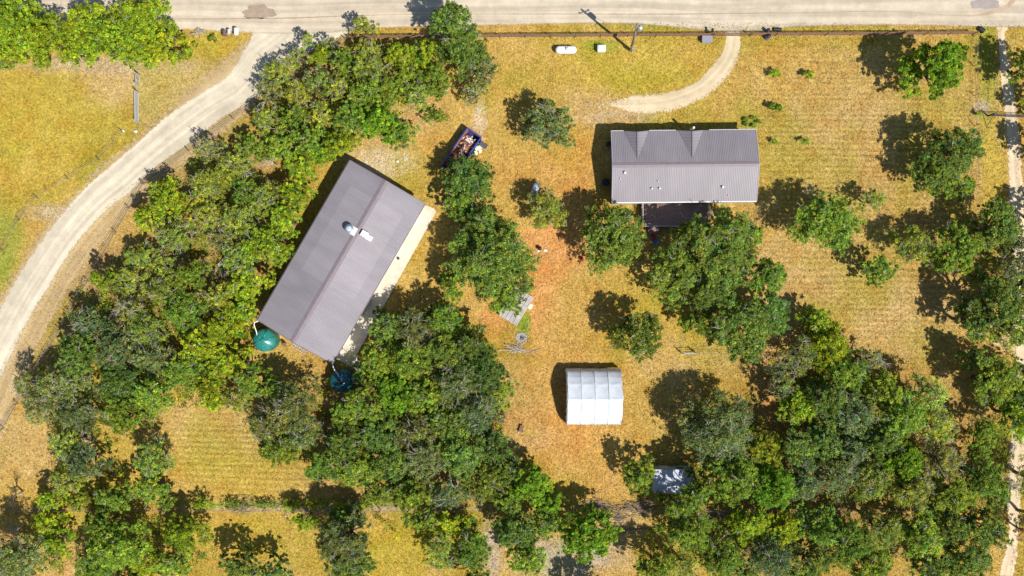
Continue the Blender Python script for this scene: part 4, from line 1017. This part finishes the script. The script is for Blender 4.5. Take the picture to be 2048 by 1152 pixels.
KIND = {  # colour, leaf size, density, feather, twigs, name, words
    'O': ((.150, .218, .036), .215, 1.0, .0, .6, 'oak_tree', 'dark green'),
    'G': ((.172, .215, .062), .20, .85, .25, 2.2, 'oak_tree', 'grey green twiggy'),
    'M': ((.192, .270, .030), .215, 1.0, .1, .5, 'broadleaf_tree', 'mid green'),
    'R': ((.165, .270, .016), .25, 1.15, .0, .1, 'broadleaf_tree', 'rich leaf green'),
    'B': ((.265, .350, .022), .225, 1.0, .25, .3, 'elm_tree', 'lime green'),
    'Y': ((.275, .330, .052), .19, .8, .6, 1.6, 'mesquite_tree', 'pale olive'),
    'S': ((.230, .255, .062), .185, .5, .8, 2.2, 'mesquite_tree', 'sparse olive'),
}
TREES = []
def tree(px, py, rx, ry, kind, h=None, label=None, cat=None, name=None, group='woodland trees', dens=1.0, dz=None):
    colr, ls, den, fe, tw, nm, words = KIND[kind]
    R0 = (rx + ry) / 2 * S
    if h is None: h = min(10.0, max(1.2, 1.75 * R0 + 2.3)) * random.uniform(.88, 1.14)
    zc = h * .66
    cx, cy = P(px, py, zc); f = S * (H - zc) / H; Rx, Ry = rx * f, ry * f; R = (Rx + Ry) / 2
    hz = min(h - zc, h * .34)
    low = h < 2.6
    # boughs
    nb = int(np.clip(6 + R * R * 1.7, 6, 62))
    br = R * (.48 if nb < 11 else .38 if nb < 20 else .30 if nb < 36 else .25)
    th = RNG.uniform(0, 2 * pi, nb) ; th = np.arange(nb) * 2.39996 + RNG.normal(size=nb) * .22
    ro = np.sqrt((np.arange(nb) + .5) / nb) * RNG.uniform(.85, 1.08, nb)
    rr = np.clip(1 - br / R * .48, .2, 1) * ro
    lob = 1.06 + .05 * np.sin(2 * th + RNG.random() * 6) + .05 * np.sin(3 * th + RNG.random() * 6)
    bc = np.stack([Rx * rr * lob * np.cos(th), Ry * rr * lob * np.sin(th), zc + hz * (1 - ro ** 2) * .75 - hz * .55 * ro ** 2 + RNG.normal(size=nb) * hz * .22], 1)
    bs = br * RNG.uniform(.85, 1.25, nb)
    # clumps on the upper shells of boughs
    ncl = int(np.clip(34 * (br / 1.2) ** 1.5, 8, 60))
    d = unit(nb * ncl); d[:, 2] = np.abs(d[:, 2]) * .9 - .2
    C = np.repeat(bc, ncl, 0) + d * (np.repeat(bs, ncl) * RNG.uniform(.45, 1.12, nb * ncl))[:, None] * np.array((1, 1, .8))
    C[:, 2] = np.maximum(C[:, 2], .18)
    keep = RNG.random(len(C)) < min(1, den * 1.05 * dens + .02)
    C = C[keep]; cr = np.clip(br * .25, .12, .30) * RNG.uniform(.6, 1.4, len(C))
    area = pi * Rx * Ry; target = area * 410 * den * dens * (.25 / ls) ** 1.4
    per = int(np.clip(target / max(1, len(C)), 8, 60))
    o = empty(name or nm, (cx, cy, 0)); 
    me = foliage_mesh('crown', C, cr, per, ls * (.7 if low else 1), feather=fe)
    cobj = link('crown', me, None, o)
    v = RNG.normal() * .10; w_ = RNG.normal() * .07
    cobj.color = (colr[0] * (1 + v + w_), colr[1] * (1 + v), colr[2] * (1 + v - w_), 1)
    # trunk, limbs
    segs = []; tr = max(.04, .055 * R + .03); fork = np.array((RNG.normal() * .15, RNG.normal() * .15, h * .3))
    segs.append((limb((0, 0, -.05), fork, .04), np.linspace(tr * 1.35, tr, 5)))
    idx = RNG.permutation(nb)[:min(nb, 14)]
    for i in idx: segs.append((limb(fork, bc[i] - np.array((0, 0, bs[i] * .25)), .10, 6), np.linspace(tr * .62, tr * .16, 6)))
    tm = tubes_mesh('trunk', segs, M_BARK, 6); link('trunk', tm, None, o)
    if not low:
        ts = []; nt = int(tw * (3 + nb) * .9)
        for _ in range(nt):
            i = RNG.integers(nb); dd = unit(1)[0]; dd[2] = abs(dd[2]) * .8 + .1
            e = bc[i] + dd * bs[i] * RNG.uniform(.95, 1.25); a = bc[i] - np.array((0, 0, bs[i] * .2)); L = limb(a, e, .12, 5); ts.append((L, np.linspace(.04, .012, 5)))
            for _k in range(3):
                q = L[RNG.integers(2, 4)]; e2 = q + (dd + unit(1)[0] * .8) * bs[i] * .5; ts.append((limb(q, e2, .1, 4), np.linspace(.022, .008, 4)))
        if ts: link('twigs', tubes_mesh('twigs', ts, M_TWIG, 4), None, o)
    size = 'small' if R < 1.9 else ('large' if R > 3.3 else 'medium')
    o['group'] = group; o['category'] = cat or ('shrub' if low else 'tree')
    if label: o['label'] = label
    else: TREES.append((o, px, py, size, words))
    return o

def bare(px, py, r, h, label, ang=None, seed=0, fan=2 * pi, m=None, lean=0.0):
    """leafless tree with pale branches; ang/fan give the heading of a fallen or leaning fan"""
    o = empty('bare_tree', (*P(px, py, .5), 0)); R = r * S
    tr = []; bs = []
    def grow(p, d, L, rad, lvl):
        e = p + d * L; pts = limb(p, e, .07, 5); (tr if lvl == 0 else bs).append((pts, np.linspace(rad, rad * .55, 5)))
        if lvl >= 4: return
        for k in range(3 if lvl < 3 else 2):
            nd = d + unit(1)[0] * (.55 if lvl else .7); nd[2] += .05 * (1 if ang is None else 0) - (.02 if ang is not None else 0); nd /= np.linalg.norm(nd)
            t = RNG.integers(2, 5); grow(pts[t], nd, L * RNG.uniform(.6, .85), rad * .55, lvl + 1)
    nmain = 5
    for k in range(nmain):
        a = (RNG.uniform(0, 2 * pi) if ang is None else ang + (k / (nmain - 1) - .5) * fan)
        d = np.array((cos(a), sin(a), .55 if ang is None else .28)); d /= np.linalg.norm(d)
        base = np.array((0, 0, h * .35)); grow(base, d, R * .45, .07, 1)
    tr.append((limb((0, 0, -.05), (0, 0, h * .35), .03), np.linspace(.14, .09, 5)))
    link('trunk', tubes_mesh('trunk', tr, M_DEAD, 6), None, o); link('branches', tubes_mesh('branches', bs, m or M_DEAD, 4), None, o)
    tag(o, label, 'tree', 'bare trees'); return o

T = tree
# --- hedge at the upper left by the road
for a in [(35, 62, 58, 50, 'B'), (110, 72, 56, 42, 'B'), (182, 52, 50, 48, 'B'), (236, 78, 52, 46, 'B'), (300, 42, 46, 46, 'B'), (328, 92, 42, 36, 'B'), (275, 104, 40, 30, 'B'), (40, 22, 42, 30, 'B'), (-25, 82, 50, 50, 'B'), (165, 100, 42, 28, 'B'), (262, 32, 40, 34, 'B'), (60, 98, 48, 30, 'B'), (-40, 20, 50, 40, 'M')]: T(*a, group='trees of the hedge by the main road')
for a in [(85, 126, 20, 11, 'Y'), (10, 130, 26, 10, 'Y')]: T(*a, h=1.3, group='trees of the hedge by the main road')
T(425, 77, 9, 9, 'M', h=1.3, label='small green bush between the dead brush pile and the mailboxes', group='bushes')
T(389, 88, 5, 5, 'B', h=.8, label='tiny lime weed clump left of the dead brush pile', name='weed_clump', cat='plant', group='bushes')
# --- brush strip along the slanting fence, upper middle
for a in [(618, 84, 17, 17, 'Y', 5.0), (600, 116, 24, 20, 'Y', 4.6), (728, 54, 26, 20, 'Y', 4.6), (556, 146, 32, 26, 'Y', 5), (542, 184, 34, 28, 'S', 5.5), (648, 112, 26, 22, 'B', 3.6), (662, 88, 16, 14, 'S', 4.5),
          (690, 128, 32, 32, 'M'), (742, 142, 42, 36, 'Y'), (800, 118, 36, 34, 'B'), (846, 112, 34, 34, 'B'), (872, 162, 34, 38, 'M'), (806, 168, 40, 34, 'M'), (740, 190, 42, 36, 'M'), (684, 182, 30, 30, 'Y'),
          (640, 165, 32, 28, 'Y'), (598, 186, 34, 30, 'Y'), (836, 192, 26, 32, 'Y'), (704, 236, 40, 34, 'M'), (762, 244, 42, 38, 'R'), (800, 270, 32, 26, 'M'), (644, 226, 34, 30, 'Y'), (586, 238, 34, 30, 'M'),
          (536, 246, 34, 28, 'Y'), (622, 280, 38, 34, 'M'), (682, 288, 36, 22, 'B'), (560, 292, 38, 34, 'M'), (500, 292, 34, 28, 'M'), (604, 328, 36, 30, 'B'), (648, 308, 26, 22, 'R'), (740, 100, 30, 20, 'Y')]:
    T(*a[:5], h=a[5] if len(a) > 5 else None)
T(905, 45, 50, 38, 'O', h=8.5, label='tall dark green oak overhanging the main road, above the front fence')
T(925, 103, 54, 46, 'O', h=7.5, label='large dark green oak just below the tree that overhangs the main road')
T(962, 142, 36, 34, 'G', h=6, label='grey twiggy tree at the upper left edge of the front lawn')
T(945, 184, 28, 24, 'S', h=4.5, label='small sparse olive tree below the grey twiggy tree on the front lawn edge')
T(872, 232, 26, 17, 'M', h=2.4, label='low mid green bush standing alone left above the dumpster', group='bushes')
# --- west woods
for a in [(336, 400, 42, 40, 'B'), (302, 438, 34, 28, 'B'), (424, 366, 44, 36, 'Y'), (470, 336, 40, 34, 'Y'), (500, 382, 38, 34, 'M'), (540, 400, 40, 34, 'Y'), (592, 388, 34, 34, 'B'), (572, 440, 34, 38, 'B'), (482, 440, 44, 34, 'Y'),
          (424, 436, 38, 32, 'Y'), (352, 470, 40, 34, 'Y'), (530, 490, 40, 38, 'B'), (562, 506, 22, 26, 'B'), (480, 522, 38, 34, 'Y'), (492, 570, 38, 34, 'B'), (280, 516, 34, 32, 'Y'), (216, 560, 36, 26, 'B'), (268, 562, 34, 30, 'Y'),
          (384, 552, 42, 30, 'M'), (330, 580, 38, 34, 'Y'), (370, 622, 46, 42, 'M'), (438, 600, 34, 34, 'Y'), (448, 652, 38, 38, 'B'), (490, 628, 26, 30, 'B'), (262, 622, 38, 30, 'S'), (292, 660, 44, 38, 'Y'), (182, 652, 42, 38, 'G'),
          (236, 694, 48, 42, 'G'), (160, 712, 46, 42, 'O'), (312, 712, 44, 38, 'G'), (400, 690, 38, 34, 'B'), (440, 724, 34, 34, 'B'), (480, 716, 30, 30, 'B'), (370, 742, 44, 34, 'M'), (244, 764, 48, 42, 'O'), (128, 772, 54, 42, 'G'),
          (302, 788, 48, 42, 'M'), (88, 812, 48, 36, 'S'), (62, 770, 40, 34, 'S'), (250, 828, 46, 38, 'M'), (162, 830, 46, 38, 'G'), (500, 756, 34, 32, 'M'), (550, 778, 34, 30, 'M'), (430, 800, 28, 22, 'B'), (480, 800, 30, 24, 'Y'),
          (400, 400, 30, 26, 'Y'), (420, 300, 32, 24, 'S'), (450, 480, 34, 24, 'S'), (320, 530, 34, 26, 'Y'), (420, 770, 32, 24, 'B'), (540, 560, 20, 22, 'B')]: T(*a)
# --- lower left
for a in [(134, 886, 40, 34, 'Y'), (170, 918, 42, 38, 'G'), (140, 958, 38, 34, 'Y'), (306, 918, 38, 38, 'Y'), (302, 975, 36, 30, 'M'), (232, 994, 46, 24, 'M'), (100, 1000, 34, 17, 'B'), (170, 998, 42, 20, 'M'), (336, 1002, 22, 18, 'M')]: T(*a)
T(405, 1006, 30, 11, 'B', h=2.2, label='low bright green bush on the fence line below the mown clearing', group='bushes')
for i, (px, ry) in enumerate([(470, 5), (530, 5), (585, 9), (630, 8), (680, 7), (725, 9)]): T(px, 1009, 30, ry, 'B' if i > 1 else 'M', h=1.1 + .3 * (i > 1), group='bushes along the bottom fence')
# --- south of the bottom fence
for a in [(40, 1112, 56, 42, 'G'), (112, 1082, 34, 32, 'B'), (96, 1042, 34, 20, 'B'), (205, 1048, 42, 28, 'M'), (240, 1092, 56, 42, 'M'), (198, 1130, 46, 36, 'M'), (292, 1122, 38, 32, 'B'), (372, 1068, 42, 38, 'B'), (348, 1126, 38, 30, 'M'),
          (484, 1130, 44, 30, 'O'), (545, 1142, 38, 24, 'O'), (610, 1042, 30, 16, 'B'), (690, 1078, 56, 50, 'G'), (700, 1130, 50, 38, 'O'), (690, 1034, 48, 18, 'M'), (840, 1036, 50, 17, 'M'), (905, 1046, 40, 24, 'B'), (882, 1098, 32, 40, 'Y'), (945, 1088, 38, 48, 'M'),
          (1036, 1062, 48, 40, 'O'), (1052, 1112, 38, 38, 'M'), (1092, 1044, 36, 20, 'M'), (1312, 1132, 44, 30, 'M'), (1384, 1062, 54, 40, 'M'), (1440, 1112, 48, 42, 'M'), (1500, 1050, 48, 34, 'B'), (1562, 1060, 44, 36, 'B'), (1540, 1112, 54, 42, 'G'),
          (1640, 1052, 50, 38, 'M'), (1622, 1120, 44, 38, 'O'), (1700, 1082, 46, 42, 'M'), (1762, 1058, 48, 38, 'Y'), (1742, 1130, 48, 34, 'M'), (1840, 1068, 48, 42, 'M'), (1902, 1050, 44, 38, 'O'), (1962, 1058, 48, 42, 'O'), (1930, 1120, 52, 40, 'O'), (1862, 1130, 38, 34, 'O'),
          (1482, 1142, 38, 26, 'O'), (1590, 1156, 40, 24, 'M'), (1365, 1130, 34, 30, 'Y'), (30, 1165, 50, 25, 'G'), (250, 1170, 60, 25, 'M'), (1180, 1190, 50, 24, 'M'), (950, 1165, 40, 26, 'O')]: T(*a)
T(1176, 1066, 54, 56, 'R', h=7, label='round rich green tree standing alone just below the bottom fence')
# --- dense woods, bottom middle
for a in [(592, 802, 48, 44, 'G'), (548, 850, 46, 42, 'G'), (602, 862, 42, 42, 'G'), (560, 894, 42, 36, 'M'), (702, 822, 38, 36, 'M'), (692, 882, 44, 42, 'O'), (650, 932, 42, 34, 'M'), (716, 940, 46, 34, 'M'), (784, 654, 46, 36, 'O'), (760, 718, 36, 42, 'M'),
          (834, 654, 50, 42, 'G'), (886, 640, 38, 38, 'M'), (822, 718, 50, 46, 'M'), (884, 702, 46, 42, 'O'), (944, 694, 42, 42, 'O'), (792, 786, 48, 42, 'R'), (852, 790, 46, 42, 'M'), (912, 764, 46, 42, 'G'), (968, 744, 46, 42, 'O'), (762, 862, 46, 42, 'O'),
          (832, 862, 48, 42, 'G'), (900, 842, 46, 42, 'O'), (960, 822, 46, 40, 'G'), (1000, 782, 28, 36, 'M'), (782, 924, 46, 38, 'O'), (850, 922, 46, 40, 'G'), (922, 910, 46, 42, 'O'), (980, 890, 42, 38, 'O'), (822, 984, 46, 32, 'M'), (762, 988, 30, 24, 'M'),
          (900, 982, 46, 32, 'G'), (960, 962, 42, 38, 'O'), (1012, 942, 36, 38, 'O'), (1062, 972, 42, 38, 'R'), (1094, 1002, 34, 28, 'R'), (1020, 1000, 32, 26, 'M'), (728, 808, 38, 38, 'M', 12.0), (720, 745, 14, 24, 'O')]: T(*a[:5], h=a[5] if len(a) > 5 else None)
# --- yard oaks
T(938, 358, 50, 46, 'O', h=6.5, label='oak covering the lower end of the blue dumpster')
T(920, 404, 36, 32, 'M', h=5.5, label='mid green tree below the oak that covers the dumpster')
T(1092, 420, 37, 40, 'Y', h=5.6, dens=1.4, label='olive tree beside the shaded propane tank')
T(960, 448, 46, 38, 'O', h=7, label='oak on the upper left of the large oak cluster in the yard')
T(985, 518, 84, 78, 'O', h=9, label='very large oak between the workshop and the orange dirt')
T(906, 568, 28, 38, 'M', h=6, label='mid green tree on the left flank of the very large yard oak')
T(1010, 596, 42, 32, 'M', h=6, label='tree hanging over the grey plank platform')
T(1098, 250, 52, 50, 'G', h=6.8, label='grey green tree alone on the yard left of the house')
T(1224, 474, 64, 66, 'O', h=8.5, label='round oak at the lower left corner of the house')
T(1440, 498, 78, 76, 'O', h=9.5, label='biggest oak, touching the right end of the deck behind the house')
T(1384, 482, 40, 36, 'O', h=9.8, label='tall oak crown reaching over the lower right corner of the deck')
T(1352, 548, 58, 58, 'O', h=8.5, label='large oak at the lower left of the biggest oak, below the deck chairs')
T(1425, 580, 52, 40, 'O', h=8, label='oak directly under the biggest oak, in the middle of the cluster')
T(1500, 470, 24, 26, 'M', h=6, label='tree at the upper right edge of the biggest oak')
T(1534, 556, 36, 44, 'M', h=6.5, label='tree on the right side of the biggest oak')
T(1482, 646, 66, 56, 'O', h=8.5, label='large oak directly below the biggest oak')
T(1544, 628, 34, 46, 'O', h=6.5, label='oak right of the large oak below the biggest oak')
T(1490, 702, 42, 26, 'O', h=5.5, label='low oak at the bottom tip of the cluster below the biggest oak')
T(1394, 640, 34, 30, 'M', h=5.5, label='tree on the left flank below the biggest oak')
T(1276, 670, 47, 47, 'O', h=7.6, label='isolated oak on the grass above the white shelter')
T(1438, 858, 74, 70, 'G', h=9, label='large grey green oak right of the white shelter')
T(1276, 948, 36, 36, 'M', h=5.5, label='small tree at the left side of the small shed')
# --- woods right of the shed
for a in [(1462, 950, 56, 52, 'M'), (1406, 962, 30, 34, 'M', 8.0), (1392, 986, 34, 30, 'M', 9.0), (1356, 1012, 34, 24, 'M', 8.0), (1522, 900, 44, 46, 'M'), (1540, 970, 52, 48, 'R'), (1632, 642, 30, 28, 'B'), (1652, 692, 46, 46, 'B'), (1600, 712, 40, 40, 'S'), (1692, 744, 46, 38, 'M'), (1560, 762, 32, 38, 'S'), (1592, 812, 38, 38, 'B'),
          (1650, 800, 50, 46, 'O'), (1702, 830, 50, 46, 'G'), (1762, 784, 44, 40, 'M'), (1802, 832, 48, 44, 'M'), (1852, 794, 40, 42, 'Y'), (1872, 850, 42, 42, 'Y'), (1762, 880, 46, 42, 'O'), (1642, 880, 46, 42, 'O'), (1590, 890, 42, 38, 'O'), (1602, 960, 46, 42, 'G'),
          (1672, 952, 50, 42, 'G'), (1742, 960, 46, 42, 'Y'), (1802, 922, 46, 42, 'R'), (1822, 982, 46, 38, 'Y'), (1880, 920, 42, 42, 'S'), (1902, 990, 46, 38, 'M'), (1740, 718, 30, 30, 'S'), (1700, 892, 36, 34, 'G')]: T(*a[:5], h=a[5] if len(a) > 5 else None)
# --- right lawn
T(1874, 130, 60, 56, 'R', h=9.2, dens=1.25, label='rich green tree by the upper right fence corner')
T(1908, 300, 54, 46, 'O', h=8.5, label='dark oak on the right fence line across from the track gate')
T(1868, 348, 46, 36, 'O', h=6, label='dark oak just lower left of the oak across from the track gate')
T(1912, 372, 42, 28, 'M', h=5, label='green tree at the foot of the two dark oaks near the track gate')
T(1652, 446, 68, 56, 'M', h=8.2, label='broad green tree on the lawn right of the house')
T(1742, 400, 26, 23, 'Y', h=4, label='small olive tree upper right of the broad lawn tree')
T(1752, 540, 36, 30, 'M', h=5, label='small green tree alone in the middle of the right lawn')
T(1828, 490, 46, 34, 'Y', h=5.5, label='olive tree at the right end of the lawn, left of the fence trees')
T(1912, 500, 50, 54, 'M', h=7.0, label='mid green tree at the right fence, right of the olive lawn tree')
T(1945, 640, 32, 50, 'O', h=7, label='dark tree straddling the right fence halfway down')
for a in [(1992, 452, 44, 62, 'O'), (2034, 520, 48, 58, 'G'), (1992, 602, 54, 56, 'O'), (2034, 654, 42, 42, 'M'), (1988, 762, 56, 54, 'M'), (2034, 832, 38, 48, 'B'), (1964, 872, 30, 36, 'M'), (1962, 950, 32, 54, 'M'), (1992, 985, 20, 34, 'M'), (2062, 132, 38, 46, 'M'), (2086, 200, 34, 30, 'M'), (2092, 290, 34, 34, 'O'),
          (2075, 960, 42, 52, 'S'), (2080, 1040, 40, 34, 'S'), (2040, 760, 36, 36, 'M'), (1950, 720, 30, 30, 'O'), (2085, 430, 30, 40, 'M'), (2040, 590, 34, 40, 'M'), (2030, 795, 36, 34, 'O')]: T(*a, group='trees along the farm track')
T(2052, 1062, 20, 22, 'S', h=4, label='reddish brown leaved small tree at the right edge by the track').children[0].color = (.22, .09, .04, 1)
for px, py, rx, ry, lb in [(1550, 146, 12, 9, 'round lime bush, upper left of the five on the right lawn'), (1618, 147, 11, 8, 'lime bush, upper right of the five on the right lawn'), (1550, 214, 13, 10, 'round green bush below the upper left lime bush on the right lawn'), (1549, 283, 6, 5, 'tiny green bush nearest the right end of the house'), (1611, 282, 9, 5, 'tiny pointed lime bush, lower right of the five on the lawn')]:
    T(px, py, rx, ry, 'B' if rx != 13 else 'R', h=.6 + rx * .07, label=lb, group='young bushes on the right lawn', name='young_bush', dens=2.0)
for k in range(5):
    a = k * 1.25; T(1503 + 14 * cos(a), 243 + 8 * sin(a), 5, 3, 'M', h=.5, label=['right', 'lower', 'lower left', 'upper left', 'upper'][k] + ' clump in the ring of green weeds off the house corner', name='weed_clump', cat='plant', group='weeds at the house corner')
T(1958, 226, 6, 5, 'B', h=.9, label='tiny lime weed clump by the post of the track gate', name='weed_clump', cat='plant', group='bushes')
T(1262, 1, 1, 1, 'M', h=.5) if False else None
# --- bare trees
bare(440, 528, 44, 3.2, 'pale leafless fan shaped tree in the middle of the west woods', ang=-.6, fan=2.6, m=M_DEAD)
bare(352, 512, 34, 2.8, 'brownish leafless tree left of the pale fan shaped one', ang=.2, fan=2.8)
bare(455, 455, 22, 4.0, 'small purple grey leafless tree near the left side of the workshop roof')
bare(268, 612, 44, 4.2, 'white branched leafless tree near the lane fence, left of the woods')
bare(552, 330, 26, 4.6, 'pale leafless branches upper left of the workshop top corner', ang=2.4, fan=1.6)
bare(530, 380, 24, 4.2, 'leafless brushy tree left of the workshop top corner')
bare(822, 118, 26, 5.0, 'pale leafless spray between the bright trees near the front fence', ang=-.9, fan=.9)
bare(48, 1084, 46, 3.4, 'pale leafless tree at the lower left, below the bottom fence', ang=2.4, fan=1.2)
bare(1748, 712, 30, 4.4, 'brown leafless tree at the upper edge of the right woods')
bare(800, 648, 18, 6.5, 'pinkish leafless tree in the oaks right of the walkway')
bare(100, 790, 46, 5.0, 'grey leafless tree beside the left fence')
bare(1620, 690, 40, 6.0, 'dark forked leafless tree at the top of the right woods', m=M_BARK)
bare(42, 985, 26, 4.5, 'thin dark leafless tree near the left end of the bottom fence', m=M_BARK)

# --- undergrowth between the trunks (uncountable)
def undergrowth():
    N = 80000; x = RNG.uniform(-62, 62, N); y = RNG.uniform(-37, 32, N); px = x / S + 1024; py = 576 - y / S
    w = np.zeros(N)
    for cx, cy, rx, ry in [(430, 430, 120, 130), (300, 620, 150, 120), (640, 200, 140, 90), (760, 170, 100, 80), (200, 790, 130, 100), (470, 660, 60, 120), (820, 830, 180, 150), (1690, 880, 230, 140), (1620, 740, 90, 60), (230, 1080, 220, 60), (1640, 1090, 330, 60), (1990, 600, 50, 200), (180, 950, 80, 60), (580, 850, 70, 60), (900, 1040, 150, 40), (430, 780, 90, 40), (1990, 880, 40, 120), (1380, 1090, 110, 40)]:
        w = np.maximum(w, np.exp(-(((px - cx) / rx) ** 2 + ((py - cy) / ry) ** 2) ** 1.5 * .7))
    w = np.where(w < .45, 0, w)
    w *= np.clip((fbm(x * .35, y * .35, 3) - .36) * 4, 0, 1)
    ok = RNG.random(N) < w * .34
    for k in KEEP_OUT: ok &= ~in_poly(px, py, k)
    ok &= ~in_poly(px, py, [(-200, 0), (680, 80), (285, 372), (145, 618), (-60, 960), (-200, 960)])
    ok &= ~in_poly(px, py, [(330, 830), (420, 810), (480, 830), (510, 900), (610, 940), (605, 992), (350, 992), (340, 900)])
    x, y = x[ok], y[ok]; C = np.stack([x, y, RNG.uniform(.1, 1.0, len(x)) ** 2 * 2.3 + .1], 1)
    me = foliage_mesh('undergrowth', C, RNG.uniform(.25, .6, len(x)), 26, .22, feather=.4, tvar=.3, hvar=.25)
    o = link('undergrowth', me, None); o.color = (.235, .285, .03, 1); tag(o, 'tangled green undergrowth between the trees of the woods', 'undergrowth', kind='stuff')
undergrowth()

# ------------------------------------------------------------------ labels for the woodland trees
ANCH = [('the bright green water tank', 526, 680), ('the shaded water tank', 681, 762), ('the top corner of the workshop', 697, 320), ('the right corner of the workshop', 868, 415), ('the left wall of the workshop', 600, 480),
        ('the plank platform', 1030, 618), ('the fire pit', 1040, 676), ('the white shelter', 1188, 793), ('the small shed', 1345, 960), ('the mown clearing', 470, 890), ('the lane fence bend', 288, 365), ('the road fork fence corner', 693, 76),
        ('the long field gate', 276, 215), ('the mailboxes', 462, 63), ('the driveway', 1400, 180), ('the track gate', 2015, 235), ('the lower right fence corner', 1958, 1018), ('the small standing gate', 1376, 705),
        ('the bottom left corner of the photo', 0, 1152), ('the bottom right corner of the photo', 2048, 1152), ('the middle of the bottom edge', 1024, 1152), ('the fan shaped leafless tree', 440, 528), ('the white branched leafless tree', 268, 612), ('the left end of the bottom fence', 0, 1018),
        ('the blue dumpster', 925, 300), ('the lone rich green tree', 1176, 1066), ('the dark forked leafless tree', 1620, 690), ('the upper left corner of the photo', 0, 0), ('the grey leafless tree', 100, 790), ('the right edge midway', 2048, 576)]
DIRS = ['right', 'upper right', 'above', 'upper left', 'left', 'lower left', 'below', 'lower right']
ORD = ['nearest', 'second nearest', 'third nearest', 'fourth nearest', 'fifth nearest', 'sixth nearest', 'seventh nearest', 'eighth nearest', 'ninth nearest', 'tenth nearest']
buck = {}
for o, px, py, size, words in TREES:
    nm, ax, ay = min(ANCH, key=lambda a: (a[1] - px) ** 2 + (a[2] - py) ** 2)
    k = int(round(atan2(ay - py, px - ax) / (pi / 4))) % 8
    buck.setdefault((nm, k, words), []).append((math.hypot(px - ax, py - ay), o, size, words))
for (nm, k, words), L in buck.items():
    L.sort(key=lambda t: t[0])
    dr = {'right': 'right of', 'left': 'left of', 'above': 'above', 'below': 'below'}.get(DIRS[k], DIRS[k] + ' of')
    for i, (d, o, size, w) in enumerate(L):
        pre = '' if len(L) == 1 else ORD[min(i, 9)] + ' '
        noun = 'bush' if o['category'] == 'shrub' else 'tree'
        o['label'] = f'{pre}{size} {w} {noun} {dr} {nm}'.replace('nearest small', 'nearest, small').replace('nearest medium', 'nearest').replace('medium ', '').replace('nearest large', 'nearest, large').rstrip(',')
for o in bpy.data.objects:
    if len(str(o.get('label', 'a b c d')).split()) > 16: print('LONG', o.get('label'))
print('trees', len(TREES), 'faces', sum(len(m.polygons) for m in bpy.data.meshes))
